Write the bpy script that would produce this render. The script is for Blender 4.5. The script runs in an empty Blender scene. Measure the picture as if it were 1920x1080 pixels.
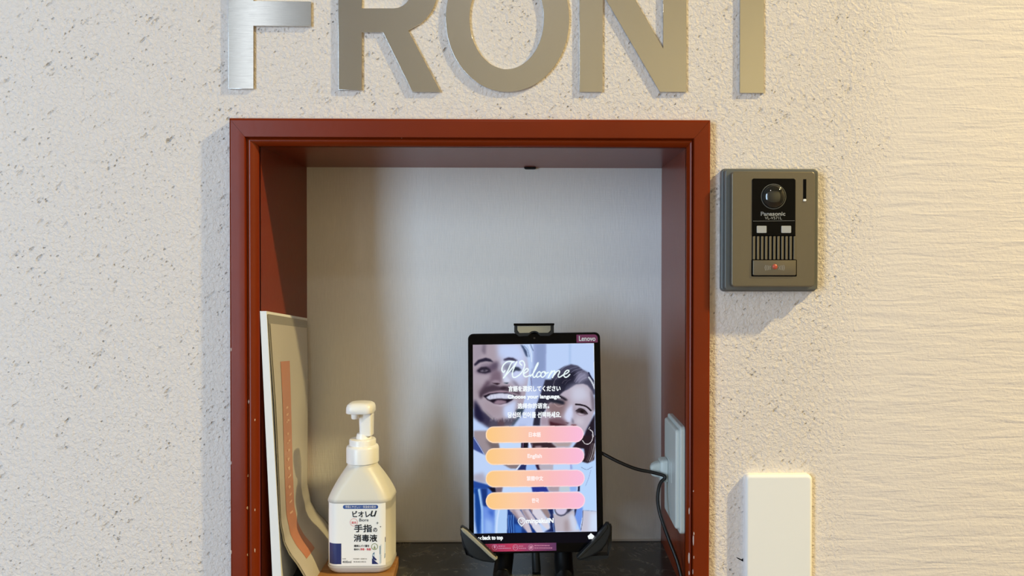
import bpy, math, random
import numpy as np
from mathutils import Matrix, Vector
from mathutils.bvhtree import BVHTree
random.seed(7)
rng = np.random.default_rng(7)
SC = bpy.context.scene
COL = SC.collection
PI = math.pi
ZC = 1.35                      # camera height above the floor
CAM_D = 0.80                   # camera distance from the plastered wall

# ------------------------------------------------------------------ camera
F = 1429.0
YAW, PITCH, ROLL, CX, CY = 0.0177239, -0.009779, 0.00084, 1037.6275, 519.2245
_fw = Vector((math.sin(YAW) * math.cos(PITCH), math.cos(YAW) * math.cos(PITCH), math.sin(PITCH)))
_r = Vector((math.cos(YAW), -math.sin(YAW), 0)); _u = _r.cross(_fw)
_r, _u = math.cos(ROLL) * _r + math.sin(ROLL) * _u, -math.sin(ROLL) * _r + math.cos(ROLL) * _u
EYE = Vector((0, -CAM_D, ZC))
cam = bpy.data.cameras.new('camera'); camo = bpy.data.objects.new('camera', cam); COL.objects.link(camo)
cam.sensor_width = 36; cam.lens = 36 * F / 1920
cam.shift_x = -(CX - 960) / 1920; cam.shift_y = (CY - 540) / 1920
cam.clip_start = 0.01
camo.matrix_world = Matrix(((_r.x, _u.x, -_fw.x, EYE.x), (_r.y, _u.y, -_fw.y, EYE.y), (_r.z, _u.z, -_fw.z, EYE.z), (0, 0, 0, 1)))
SC.camera = camo

# ------------------------------------------------------------------ world, exposure, lights
vs = SC.view_settings
vs.view_transform = 'Standard'; vs.look = 'None'; vs.gamma = 1; vs.use_curve_mapping = False; vs.exposure = 0.0
SC.display_settings.display_device = 'sRGB'
w = bpy.data.worlds.new('world'); SC.world = w; w.use_nodes = True
w.node_tree.nodes['Background'].inputs[0].default_value = (0.62, 0.78, 1.0, 1)
w.node_tree.nodes['Background'].inputs[1].default_value = 1.0


def area(name, loc, rot, sx, sy, color, radiance, shape='RECTANGLE', spread=PI):
    l = bpy.data.lights.new(name, 'AREA'); l.shape = shape; l.size = sx; l.size_y = sy
    a = sx * sy if shape == 'RECTANGLE' else PI * sx * sx / 4
    l.energy = radiance * PI * a; l.color = color; l.spread = spread
    o = bpy.data.objects.new(name, l); COL.objects.link(o); o.location = loc; o.rotation_euler = rot
    return o


WIN = (PI / 2, 0, 0)           # faces +Y, into the room
area('window_daylight', (-1.78, -2.17, 1.50), WIN, 0.78, 2.0, (0.56, 0.76, 1.0), 12.2)
area('letter_reflection_panel', (-1.05, -2.18, 1.6), WIN, 0.36, 2.2, (0.62, 0.78, 1.0), 0.36)  # dim panel added so the letter F mirrors a pale blue field
area('letter_stripe_panel', (-1.105, -2.17, 1.6), WIN, 0.13, 2.2, (0.86, 0.93, 1.0), 1.1)  # narrow panel added for the bright stripe mirrored in the F
area('downlight_near_wall', (1.85, -0.70, 2.95), (0, 0, 0), 0.09, 0.09, (1.0, 0.80, 0.37), 4700, 'DISK')
area('added_rear_fill', (-0.15, -1.75, 2.95), (0, 0, 0), 0.14, 0.14, (1.0, 0.97, 0.92), 60, 'DISK')  # unseen lamp added to brighten the wall that the steel letters mirror

# ------------------------------------------------------------------ pixel -> point helpers (real depth is always given)


def ray(px, py):
    return (px - CX) / F * _r + (CY - py) / F * _u + _fw


def at_y(px, py, y):
    v = ray(px, py); return EYE + v * ((y - EYE.y) / v.y)


def at_x(px, py, x):
    v = ray(px, py); return EYE + v * ((x - EYE.x) / v.x)


def at_z(px, py, z):
    v = ray(px, py); return EYE + v * ((z - EYE.z) / v.z)


def on_plane(M, zoff=0.0):
    """function turning a photo pixel into local x, y on the plane z = zoff of the frame M"""
    o = M @ Vector((0, 0, zoff)); n = (M.to_3x3() @ Vector((0, 0, 1))).normalized(); I = M.inverted()

    def f(px, py):
        v = ray(px, py); t = (o - EYE).dot(n) / v.dot(n)
        q = I @ (EYE + v * t); return (q.x, q.y)
    return f


# ------------------------------------------------------------------ materials


def lin(c):
    return tuple(((x / 255) / 12.92 if x / 255 <= .04045 else ((x / 255 + .055) / 1.055) ** 2.4) for x in c)


def mat(name, color, rough=0.5, metal=0.0, coat=0.0, spec=0.5, emit=None, es=1.0, srgb=True, **kw):
    m = bpy.data.materials.new(name); m.use_nodes = True
    b = m.node_tree.nodes['Principled BSDF']
    c = lin(color) if srgb else color
    b.inputs['Base Color'].default_value = (*c, 1); b.inputs['Roughness'].default_value = rough
    b.inputs['Metallic'].default_value = metal; b.inputs['Coat Weight'].default_value = coat
    b.inputs['Specular IOR Level'].default_value = spec
    if emit is not None:
        b.inputs['Emission Color'].default_value = (*lin(emit), 1); b.inputs['Emission Strength'].default_value = es
    for k, v in kw.items(): b.inputs[k.replace('_', ' ')].default_value = v
    return m


class NT:
    """tiny node helper"""
    def __init__(s, m): s.m = m; s.t = m.node_tree; s.b = s.t.nodes['Principled BSDF']
    def n(s, typ, **kw):
        x = s.t.nodes.new(typ)
        for k, v in kw.items():
            if k.startswith('i_'):
                key = k[2:]; key = int(key) if key.isdigit() else key.replace('_', ' ')
                x.inputs[key].default_value = v
            else: setattr(x, k, v)
        return x
    def l(s, a, b): s.t.links.new(a, b)
    def co(s, scale=(1, 1, 1), rot=(0, 0, 0)):
        tc = s.n('ShaderNodeTexCoord'); mp = s.n('ShaderNodeMapping')
        mp.inputs['Scale'].default_value = scale; mp.inputs['Rotation'].default_value = rot
        s.l(tc.outputs['Object'], mp.inputs[0]); return mp.outputs[0]
    def noise(s, v, scale, detail=3, rough=.55, dist=0.0):
        x = s.n('ShaderNodeTexNoise', i_Scale=scale, i_Detail=detail, i_Roughness=rough, i_Distortion=dist)
        s.l(v, x.inputs['Vector']); return x.outputs['Fac']
    def ramp(s, f, stops):
        x = s.n('ShaderNodeValToRGB'); e = x.color_ramp.elements
        while len(e) < len(stops): e.new(.5)
        for a, (p, c) in zip(e, stops):
            a.position = p; a.color = (*c, 1) if len(c) == 3 else c
        s.l(f, x.inputs[0]); return x.outputs[0]
    def math(s, op, a, b=None, clamp=False):
        x = s.n('ShaderNodeMath', operation=op, use_clamp=clamp)
        for i, q in enumerate((a, b)):
            if q is None: continue
            if isinstance(q, (int, float)): x.inputs[i].default_value = q
            else: s.l(q, x.inputs[i])
        return x.outputs[0]
    def mix(s, f, a, b):
        x = s.n('ShaderNodeMix', data_type='RGBA')
        for i, q in ((0, f), (6, a), (7, b)):
            if isinstance(q, (int, float)): x.inputs[i].default_value = q
            elif isinstance(q, tuple): x.inputs[i].default_value = (*q, 1)
            else: s.l(q, x.inputs[i])
        return x.outputs[2]
    def bump(s, h, dist, strength=1.0, prev=None):
        x = s.n('ShaderNodeBump', i_Strength=strength, i_Distance=dist); s.l(h, x.inputs['Height'])
        if prev is not None: s.l(prev, x.inputs['Normal'])
        return x.outputs[0]


def mk_plaster():
    m = mat('sprayed_plaster', (226, 221, 212), .85, spec=.2); t = NT(m)
    v = t.co()
    # where the coarse sprayed coat gives way to a fine horizontally combed coat
    sep = t.n('ShaderNodeSeparateXYZ'); t.l(v, sep.inputs[0])
    edge = t.noise(v, 9, 2)
    x = t.math('ADD', sep.outputs['X'], t.math('MULTIPLY', t.math('SUBTRACT', edge, .5), .06))
    x = t.math('SUBTRACT', x, t.math('MULTIPLY', t.math('SUBTRACT', sep.outputs['Z'], 1.35), .12))
    comb = t.n('ShaderNodeMapRange', i_1=.305, i_2=.365); t.l(x, comb.inputs[0]); comb = comb.outputs[0]
    inv = t.math('SUBTRACT', 1.0, comb)
    grain = t.math('ADD', t.math('MULTIPLY', t.noise(v, 260, 4, .62, .4), .75), t.math('MULTIPLY', t.noise(v, 95, 2), .35))
    # little pits and torn grains, drawn on the slant by the trowel
    def pits(scale, lo, hi, keep0, keep1, stretch, wob):
        q = t.n('ShaderNodeMapping'); t.l(t.co((1, 1, 1), (0, math.radians(40), 0)), q.inputs[0]); q.inputs['Scale'].default_value = (stretch, 1, 1)
        nz = t.n('ShaderNodeTexNoise', i_Scale=scale * 1.6, i_Detail=2.0); t.l(v, nz.inputs['Vector'])
        ad = t.n('ShaderNodeVectorMath', operation='MULTIPLY_ADD'); t.l(nz.outputs['Color'], ad.inputs[0]); ad.inputs[1].default_value = (wob, wob, wob); t.l(q.outputs[0], ad.inputs[2])
        vo = t.n('ShaderNodeTexVoronoi', i_Scale=scale, i_Randomness=1.0); t.l(ad.outputs[0], vo.inputs['Vector'])
        p = t.n('ShaderNodeMapRange', i_1=hi, i_2=lo); t.l(vo.outputs['Distance'], p.inputs[0])
        k = t.n('ShaderNodeMapRange', i_1=keep0, i_2=keep1); t.l(vo.outputs['Color'], k.inputs[0])
        return t.math('MULTIPLY', p.outputs[0], k.outputs[0])
    cl = t.n('ShaderNodeMapRange', i_1=.40, i_2=.62); t.l(t.noise(v, 26, 3), cl.inputs[0])
    pit = t.math('ADD', pits(150, .05, .36, .49, .61, .30, .0035), t.math('MULTIPLY', pits(330, .05, .36, .47, .62, .55, .002), .85))
    pit = t.math('MULTIPLY', pit, t.math('ADD', .3, t.math('MULTIPLY', cl.outputs[0], .9)), True)
    pit = t.math('MULTIPLY', pit, inv)
    vs_ = t.co((9, 9, 82)); st = t.noise(vs_, 1.4, 4, .55, .5)
    h = t.math('ADD', t.math('MULTIPLY', grain, t.math('ADD', .25, t.math('MULTIPLY', inv, .75))),
               t.math('MULTIPLY', t.math('MULTIPLY', st, comb), .5))
    h = t.math('SUBTRACT', h, t.math('MULTIPLY', pit, 1.0))
    t.l(t.bump(h, .0030, 1.0), t.b.inputs['Normal'])
    tone = t.noise(v, 3.5, 3)
    c = t.mix(tone, lin((236, 226, 219)), lin((240, 231, 224)))
    c = t.mix(t.math('MULTIPLY', pit, .78), c, lin((92, 82, 72)))
    t.l(c, t.b.inputs['Base Color'])
    return m


def mk_paint():
    m = mat('red_brown_gloss_paint', (124, 42, 4), .3, coat=.05, spec=.28); t = NT(m)
    m.node_tree.nodes['Principled BSDF'].inputs['Coat Roughness'].default_value = .12
    v = t.co(); n = t.noise(v, 16, 3)
    t.l(t.mix(n, lin((114, 36, 4)), lin((130, 44, 5))), t.b.inputs['Base Color'])
    t.l(t.bump(t.noise(t.co((1, 1, 1)), 120, 3), .0003, .25), t.b.inputs['Normal'])
    return m


def mk_paper():
    m = mat('woven_vinyl_wallpaper', (196, 194, 190), .7, spec=.25); t = NT(m)
    a = t.noise(t.co((900, 900, 55)), 1.0, 3, .6); b = t.noise(t.co((60, 60, 700)), 1.0, 2)
    h = t.math('ADD', a, t.math('MULTIPLY', b, .35))
    t.l(t.bump(h, .0006, .55), t.b.inputs['Normal'])
    t.l(t.mix(a, lin((226, 226, 224)), lin((242, 241, 238))), t.b.inputs['Base Color'])
    return m


def mk_marble():
    m = mat('dark_marble', (38, 38, 36), .22, coat=.2); t = NT(m)
    v = t.co((1, 1, 1), (0, 0, .5)); n = t.noise(v, 24, 8, .64, 1.6)
    vein = t.ramp(n, [(0.0, lin((22, 23, 22))), (.40, lin((36, 37, 35))), (.47, lin((60, 60, 54))), (.50, lin((104, 100, 90))), (.525, lin((66, 65, 60))), (.60, lin((40, 41, 39))), (.66, lin((70, 68, 63))), (.68, lin((46, 46, 44))), (1, lin((30, 31, 30)))])
    k = t.ramp(t.noise(v, 38, 4), [(.42, (0, 0, 0)), (.58, (1, 1, 1))])
    t.l(t.mix(k, lin((33, 34, 33)), vein), t.b.inputs['Base Color'])
    return m


def mk_brushed():
    m = mat('brushed_steel', (216, 213, 207), .14, 1.0); t = NT(m)
    a = t.noise(t.co((12, 2400, 12)), 1.0, 3)
    t.l(t.math('ADD', .05, t.math('MULTIPLY', a, .05)), t.b.inputs['Roughness'])
    t.l(t.bump(a, .00006, .35), t.b.inputs['Normal'])
    return m


def mk_wood():
    m = mat('oiled_tray_wood', (176, 120, 62), .45, coat=.1); t = NT(m)
    a = t.noise(t.co((8, 160, 40)), 1.0, 4, .6, .5)
    t.l(t.mix(a, lin((140, 86, 36)), lin((198, 146, 84))), t.b.inputs['Base Color'])
    return m


PLASTER, PAINT, PAPER, MARBLE, STEEL, WOOD = mk_plaster(), mk_paint(), mk_paper(), mk_marble(), mk_brushed(), mk_wood()
ROOM = mat('room_paint', (92, 86, 78), .8)
ROOMREAR = mat('room_rear_paint', (196, 197, 198), .8)
ROOMFLOOR = mat('room_floor', (96, 72, 50), .6)
WHITE_TRIM = mat('white_bead', (200, 196, 190), .5)
BRONZE = mat('bronze_grey_lacquer', (122, 114, 98), .36, .55, coat=.1)
GREYSIDE = mat('grey_housing', (110, 112, 110), .4, .3)
BLACK = mat('black_plastic', (10, 10, 11), .45, spec=.18)
BLACKGLOSS = mat('black_gloss', (4, 4, 6), .12, spec=.12)
BLACKMATT = mat('black_recess', (5, 5, 5), .8, spec=.1)
SILVER = mat('silver_print', (160, 160, 158), .5)
LAMPGREY = mat('frosted_lamp_window', (176, 178, 178), .35)
DOME = mat('lens_dome', (58, 58, 54), .04, .6, coat=1.0)
LENS = mat('camera_lens', (20, 20, 20), .05, coat=1.0)
RED_LED = mat('red_indicator', (170, 84, 66), .3, emit=(230, 80, 50), es=.12)
IVORY = mat('ivory_plate', (251, 251, 249), .35)
OUTLET = mat('outlet_white', (206, 214, 210), .35)
WHITEPL = mat('white_pump_plastic', (250, 248, 242), .32, Subsurface_Weight=.25)
WHITEPL.node_tree.nodes['Principled BSDF'].inputs['Subsurface Radius'].default_value = (.01, .01, .008)
BOTTLE = mat('translucent_bottle', (224, 219, 207), .38, spec=.35, Subsurface_Weight=.35)
BOTTLE.node_tree.nodes['Principled BSDF'].inputs['Subsurface Radius'].default_value = (.012, .011, .009)
t = NT(BOTTLE); _sp = t.n('ShaderNodeSeparateXYZ'); t.l(t.co(), _sp.inputs[0])     # the liquid stands below the shoulder
t.l(t.ramp(t.math('MULTIPLY', _sp.outputs['Z'], 5.0), [(0, lin((206, 202, 194))), (.055, lin((206, 202, 194))), (.06, lin((222, 217, 206))), (.345, lin((222, 217, 206))), (.355, lin((190, 187, 180))), (.395, lin((194, 191, 184))), (.41, lin((226, 222, 210)))]), t.b.inputs['Base Color'])
LABEL = mat('label_paper', (250, 249, 245), .4)
NAVY = mat('label_navy', (30, 42, 104), .4)
BLUE = mat('label_blue', (46, 84, 156), .4)
INK = mat('label_ink', (14, 14, 16), .5)
PINKINK = mat('label_pink_ink', (226, 96, 104), .5)
TEAL = mat('label_teal', (92, 130, 156), .4)
PALEBLUE = mat('label_pale_blue', (206, 222, 232), .4)
GREENINK = mat('label_green_ink', (150, 160, 110), .5)
WHITEINK = mat('white_print', (240, 240, 240), .5)
BOARD = mat('white_foam_board', (242, 242, 240), .6)
FILM = mat('laminate_film', (152, 148, 140), .12, coat=.6)
POSTER = mat('laminated_paper', (204, 197, 186), .14, coat=.8)
STRIPE = mat('poster_orange_stripe', (204, 134, 104), .14, coat=.8)
STRIPEMARK = mat('poster_pale_marks', (236, 190, 160), .2, coat=.6)
STICKER = mat('wine_sticker', (132, 54, 98), .35)
LITRIM = mat('lamplit_grey_rim', (150, 146, 128), .5)  # the warm lamp's sheen on dark plastic, put into the colour
CLAW = mat('charcoal_claw', (34, 36, 37), .42, spec=.3)
CHIP = mat('bare_primer_chip', (214, 190, 176), .7)
CABLE = mat('black_cable', (12, 12, 12), .4)


def emitmat(name, c, s=1.0):
    m = mat(name, (4, 4, 4), .15, spec=.12, emit=c, es=s); return m


SCREENWHITE = emitmat('lit_screen_white', (246, 252, 255))
SCREENWARM = emitmat('lit_button_lettering', (255, 240, 238))
SCREENBLACK = emitmat('lit_screen_black', (5, 4, 16))

# ------------------------------------------------------------------ mesh helpers


class MB:
    def __init__(s): s.v = []; s.f = []
    def add(s, verts, faces):
        o = len(s.v); s.v += [tuple(p) for p in verts]; s.f += [[i + o for i in f] for f in faces]; return s
    def loft(s, loops, cap0=True, cap1=True, closed=True):
        n = len(loops[0]); o = len(s.v)
        for L in loops: s.v += [tuple(p) for p in L]
        for k in range(len(loops) - 1):
            for i in range(n if closed else n - 1):
                j = (i + 1) % n
                s.f.append([o + k * n + i, o + k * n + j, o + (k + 1) * n + j, o + (k + 1) * n + i])
        if cap0: s.f.append([o + i for i in range(n)][::-1])
        if cap1: s.f.append([o + (len(loops) - 1) * n + i for i in range(n)])
        return s
    def box(s, a, b):
        (x0, y0, z0), (x1, y1, z1) = a, b
        s.add([(x0, y0, z0), (x1, y0, z0), (x1, y1, z0), (x0, y1, z0), (x0, y0, z1), (x1, y0, z1), (x1, y1, z1), (x0, y1, z1)],
              [[3, 2, 1, 0], [4, 5, 6, 7], [0, 1, 5, 4], [1, 2, 6, 5], [2, 3, 7, 6], [3, 0, 4, 7]]); return s
    def prism(s, outline, z0, z1, bev=0.0, seg=3):
        """outline (ccw, local x/y) extruded z0..z1 with a rounded front edge"""
        L = [[(x, y, z0) for x, y in outline]]
        if bev > 0:
            if z1 - bev - z0 > .0006: L += [[(x, y, z0 + .0001) for x, y in outline], [(x, y, z1 - bev - .0002) for x, y in outline]]
            for k in range(seg + 1):
                a = PI / 2 * k / seg
                ins = bev * (1 - math.cos(a)); z = z1 - bev + bev * math.sin(a)
                L.append([(x, y, z) for x, y in inset(outline, ins)])
            sup = inset(outline, bev * 1.02 + .00025); n = len(outline)
            if all((sup[i][0] - sup[i - 1][0]) * (outline[i][0] - outline[i - 1][0]) + (sup[i][1] - sup[i - 1][1]) * (outline[i][1] - outline[i - 1][1]) >= -1e-12 for i in range(n)):
                L.append([(x, y, z1) for x, y in sup])
        else: L.append([(x, y, z1) for x, y in outline])
        return s.loft(L)
    def tube(s, path, r, n=8, caps=True):
        path = [Vector(p) for p in path]; loops = []
        up = Vector((0, 0, 1)); prev = None
        for i, p in enumerate(path):
            t = (path[min(i + 1, len(path) - 1)] - path[max(i - 1, 0)]).normalized()
            a = prev if prev is not None else (up.cross(t) if abs(t.dot(up)) < .95 else Vector((1, 0, 0)).cross(t))
            a = (a - t * a.dot(t)).normalized(); b = t.cross(a); prev = a
            rr = r[i] if isinstance(r, (list, tuple)) else r
            loops.append([p + (a * math.cos(q) + b * math.sin(q)) * rr for q in [2 * PI * k / n for k in range(n)]])
        return s.loft(loops, caps, caps)
    def build(s, name, material, parent=None, smooth=None, loc=None, rot=None):
        me = bpy.data.meshes.new(name); me.from_pydata(s.v, [], s.f); me.materials.append(material); me.validate()
        o = bpy.data.objects.new(name, me); COL.objects.link(o)
        if parent is not None: o.parent = parent
        if loc is not None: o.location = loc
        if rot is not None: o.rotation_euler = rot
        if smooth is not None:
            me.polygons.foreach_set('use_smooth', [True] * len(me.polygons)); me.update()
            try: me.set_sharp_from_angle(angle=math.radians(smooth))
            except Exception: pass
        return o


def inset(pts, d):
    if d == 0: return list(pts)
    n = len(pts); out = []
    for i in range(n):
        p0, p1, p2 = Vector(pts[i - 1]), Vector(pts[i]), Vector(pts[(i + 1) % n])
        e1 = (p1 - p0); e2 = (p2 - p1)
        if e1.length < 1e-9 or e2.length < 1e-9: out.append(tuple(p1)); continue
        e1.normalize(); e2.normalize()
        n1 = Vector((-e1.y, e1.x)); n2 = Vector((-e2.y, e2.x)); m = n1 + n2
        k = m.length_squared
        out.append(tuple(p1 + m * (2 * d / k if k > .3 else 0)))
    return out


def rrect(x0, y0, x1, y1, r, n=5):
    x0, x1 = min(x0, x1), max(x0, x1); y0, y1 = min(y0, y1), max(y0, y1)
    rs = r if isinstance(r, (list, tuple)) else [r] * 4     # bl, br, tr, tl
    out = []
    for (cx, cy, a0, q) in ((x0, y0, PI, rs[0]), (x1, y0, 1.5 * PI, rs[1]), (x1, y1, 0, rs[2]), (x0, y1, .5 * PI, rs[3])):
        sx = 1 if cx == x0 else -1; sy = 1 if cy == y0 else -1
        for k in range(n + 1):
            a = a0 + PI / 2 * k / n
            out.append((cx + sx * q + q * math.cos(a), cy + sy * q + q * math.sin(a)))
    return out


def circle(cx, cy, r, n=24, ry=None):
    ry = r if ry is None else ry
    return [(cx + r * math.cos(2 * PI * k / n), cy + ry * math.sin(2 * PI * k / n)) for k in range(n)]


def catmull(pts, n=8):
    P = [Vector(p) for p in pts]; P = [2 * P[0] - P[1]] + P + [2 * P[-1] - P[-2]]; out = []
    for i in range(1, len(P) - 2):
        for k in range(n):
            t = k / n; a, b, c, d = P[i - 1:i + 3]
            out.append(.5 * ((2 * b) + (c - a) * t + (2 * a - 5 * b + 4 * c - d) * t * t + (3 * b - a - 3 * c + d) * t ** 3))
    out.append(P[-2]); return out


def struct(o): o['kind'] = 'structure'; return o


def empty(name, loc=(0, 0, 0), rot=(0, 0, 0)):
    o = bpy.data.objects.new(name, None); COL.objects.link(o); o.location = loc; o.rotation_euler = rot
    o.empty_display_size = .02; return o


def tag(o, label, cat, group=None):
    o['label'] = label; o['category'] = cat
    if group: o['group'] = group
    return o


def frame_matrix(o):
    return Matrix.LocRotScale(o.location, o.rotation_euler, None)


_tc = {}


def text_geo(body, bold=0.0, res=3):
    """verts, faces of a flat word scaled to the unit square (0..1, 0..1)"""
    k = (body, bold)
    if k in _tc: return _tc[k]
    c = bpy.data.curves.new('t', 'FONT'); c.body = body; c.offset = bold; c.resolution_u = res; c.fill_mode = 'FRONT'
    o = bpy.data.objects.new('t', c); COL.objects.link(o)
    dg = bpy.context.evaluated_depsgraph_get(); dg.update()
    me = bpy.data.meshes.new_from_object(o.evaluated_get(dg))
    V = [v.co.copy() for v in me.vertices]; Fc = [list(p.vertices) for p in me.polygons]
    bpy.data.objects.remove(o); bpy.data.curves.remove(c); bpy.data.meshes.remove(me)
    x0 = min(v.x for v in V); x1 = max(v.x for v in V); y0 = min(v.y for v in V); y1 = max(v.y for v in V)
    _tc[k] = ([((v.x - x0) / (x1 - x0), (v.y - y0) / (y1 - y0)) for v in V], Fc); return _tc[k]


def put_text(mb, body, box, f, z, bold=0.0, slant=0.0, rise=0.0):
    """lay a word into the pixel box (x0, y0, x1, y1) of plane mapper f at local height z; bold thickens it by shifted lays"""
    V, Fc = text_geo(body); x0, y0, x1, y1 = box
    d = bold * (y1 - y0)
    for i, k in enumerate(((0, 0), (d, 0), (0, d), (d, d)) if bold else ((0, 0),)):
        mb.add([(*f(x0 + k[0] + u * (x1 - x0 - d) + slant * (v - .5) * (y1 - y0), y1 - d + k[1] + v * (y0 - y1 + d) - rise * u), z + i * 2e-5) for u, v in V], Fc)


def flat_poly(mb, pts, z, zb=None):
    """thin printed patch from local points"""
    a = sum(pts[i - 1][0] * pts[i][1] - pts[i][0] * pts[i - 1][1] for i in range(len(pts)))
    if a < 0: pts = pts[::-1]
    o = len(mb.v); mb.v += [(x, y, z) for x, y in pts]; mb.f.append([o + i for i in range(len(pts))])


def flat_stroke(mb, pts, width, z, closed=False):
    P = [Vector(p) for p in pts]; n = len(P); L = []; R = []
    for i in range(n):
        a = P[i - 1] if (closed or i > 0) else P[i]; b = P[(i + 1) % n] if (closed or i < n - 1) else P[i]
        t = (b - a).normalized(); q = Vector((-t.y, t.x)) * width / 2; L.append(P[i] + q); R.append(P[i] - q)
    o = len(mb.v); mb.v += [(p.x, p.y, z) for p in L] + [(p.x, p.y, z) for p in R]
    for i in range(n if closed else n - 1):
        j = (i + 1) % n; mb.f.append([o + i, o + n + i, o + n + j, o + j])


# ------------------------------------------------------------------ measures of the niche (X, y, z relative to the eye's height)
FL, FR, FT, FB = -0.3194, 0.1772, 0.1556 + ZC, -0.382 + ZC       # outer edges of the wooden casing
NL, NR, NT_, NB, ND = -0.2910, 0.1531, 0.1274 + ZC, -0.3427 + ZC, 0.1576
RX0, RX1, RY0, RZ1 = -3.0, 2.6, -2.25, 3.0

# ------------------------------------------------------------------ setting
m = MB()
for (a, b, c, d) in ((RX0, NL, 0, RZ1), (NR, RX1, 0, RZ1), (NL, NR, NT_, RZ1), (NL, NR, 0, NB)):
    m.add([(a, 0, c), (b, 0, c), (b, 0, d), (a, 0, d)], [[0, 1, 2, 3]])
    m.add([(a, .012, c), (b, .012, c), (b, .012, d), (a, .012, d)], [[3, 2, 1, 0]])
wf = struct(m.build('wall_front', PLASTER))
cr = MB(); q = [at_y(*p, -.0004) for p in ((1380, 1044.5), (1384, 1046), (1390, 1049), (1394, 1046.5), (1398, 1046), (1398, 1054), (1394, 1053.5), (1389, 1050.6), (1383, 1047.5))]
cr.add(q, [list(range(len(q)))[::-1]]); cr.build('plaster_crack', BLACKMATT, wf)
struct(MB().box((NL - .02, ND, NB - .03), (NR + .02, ND + .012, NT_ + .03)).build('wall_niche_back', PAPER))
struct(MB().box((NL - .015, -.0028, NB - .03), (NL, ND, NT_)).build('wall_niche_left', PAINT))
struct(MB().box((NR, -.0028, NB - .03), (NR + .015, ND, NT_)).build('wall_niche_right', PAINT))
struct(MB().box((NL - .015, -.0028, NT_), (NR + .015, ND, NT_ + .015)).build('ceiling_niche', PAINT))
struct(MB().add([(RX0, RY0, 0), (RX1, RY0, 0), (RX1, .0, 0), (RX0, .0, 0)], [[0, 1, 2, 3]]).build('floor', ROOMFLOOR))
struct(MB().add([(RX0, RY0, RZ1), (RX1, RY0, RZ1), (RX1, .0, RZ1), (RX0, .0, RZ1)], [[3, 2, 1, 0]]).build('ceiling', ROOM))
struct(MB().add([(RX0, RY0, 0), (RX0, 0, 0), (RX0, 0, RZ1), (RX0, RY0, RZ1)], [[0, 1, 2, 3]]).build('wall_left', ROOM))
struct(MB().add([(RX1, RY0, 0), (RX1, 0, 0), (RX1, 0, RZ1), (RX1, RY0, RZ1)], [[3, 2, 1, 0]]).build('wall_right', ROOM))
struct(MB().add([(RX0, RY0, 0), (RX1, RY0, 0), (RX1, RY0, RZ1), (RX0, RY0, RZ1)], [[3, 2, 1, 0]]).build('wall_rear', ROOMREAR))

# wooden casing: four mitred boards with a rounded inner bead
prof = [(0, 0), (0, .0085), (.0008, .0105), (.0022, .0112), (.0030, .0112), (.0100, .0112), (.0168, .0112), (.0176, .0110), (.0181, .0100), (.0183, .0070), (.0190, .0066),
        (.0196, .0078), (.0204, .0086), (.0216, .0090), (.0232, .0087), (.0252, .0077), (.0274, .0061), (.0290, .0045), (.0298, .0030), (.0298, 0)]
casing = struct(empty('trim_1', ((FL + FR) / 2, 0, FT)))
cx0, cz0 = casing.location.x, casing.location.z


def board(fn):
    ls = [[Vector(fn(u, h, e)) - casing.location for u, h in prof] for e in (0, 1)]
    n = len(prof); mb = MB(); mb.loft(ls, True, True); return mb


g = .00012


def uw(fe, wd):                # face width fe, whole width wd of one board
    return lambda u: u * fe / .0181 if u <= .0181 else fe + (u - .0181) * (wd - fe) / (.0298 - .0181)


ul, ur, ut, ub = uw(.0168, .0284), uw(.0176, .0241), uw(.0200, .0282), uw(.0181, .0298)
boards = [board(lambda u, h, e: (FL + ul(u), -h, FB + ub(u) if e == 0 else FT - ut(u) - g)), board(lambda u, h, e: (FR - ur(u), -h, FT - ut(u) - g if e == 0 else FB + ub(u))),
          board(lambda u, h, e: (FL + ul(u) + g if e == 0 else FR - ur(u) - g, -h, FT - ut(u))), board(lambda u, h, e: (FR - ur(u) - g if e == 0 else FL + ul(u) + g, -h, FB + ub(u)))]
tr_ = [BVHTree.FromPolygons([casing.location + Vector(v) for v in q.v], q.f) for q in boards]
for q in boards: q.build('casing_board', PAINT, casing, 35)


def on_casing(px, py):
    d = ray(px, py).normalized(); hits = [h for h in (q.ray_cast(EYE, d) for q in tr_) if h[0] is not None]
    if not hits: return at_y(px, py, -.0115)
    h = min(hits, key=lambda h: h[3]); return h[0] - d * .0003


chips = MB()
for px, py, w_, h_, y in ((466, 753, 2.0, 5, -.0112), (465, 892, 1.6, 4, -.0112), (464, 952, 2.0, 4, -.0112), (478, 787, 1.2, 3, -.0085), (478, 956, 1.2, 3, -.0085),
                          (433.5, 655, 1.2, 4, -.0112), (433.5, 868, 1.0, 4, -.0112), (433.5, 1035, 1.2, 5, -.0112), (464, 1040, 1.2, 3, -.0112), (478, 1032, 1.4, 5, -.0085),
                          (1292, 958, 1.4, 7, -.0085), (1292, 1046, 2.2, 16, -.0085), (1300, 1012, 1.6, 12, -.0112), (1301, 1000, 1.4, 4, -.0112), (1299, 1072, 1.6, 7, -.0112), (1300, 921, 1.2, 2, -.0112),
                          (753, 259, 1.5, 1.2, -.0112), (1292, 1075, 1.6, 5, -.0085), (1301, 1045, 1.0, 4, -.0112)):
    pts = []
    for k in range(9):
        a = 2 * PI * k / 9; q = .75 + .5 * random.random()
        pts.append(on_casing(px + w_ * .75 * q * math.cos(a), py + h_ * .8 * q * math.sin(a)) - casing.location)
    c = Vector((sum(p.x for p in pts) / 9, sum(p.y for p in pts) / 9 - .0001, sum(p.z for p in pts) / 9))
    chips.add(pts + [c], [[k, 9, (k + 1) % 9] for k in range(9)])
o = chips.build('paint_chips', CHIP, casing); o['kind'] = 'stuff'

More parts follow.
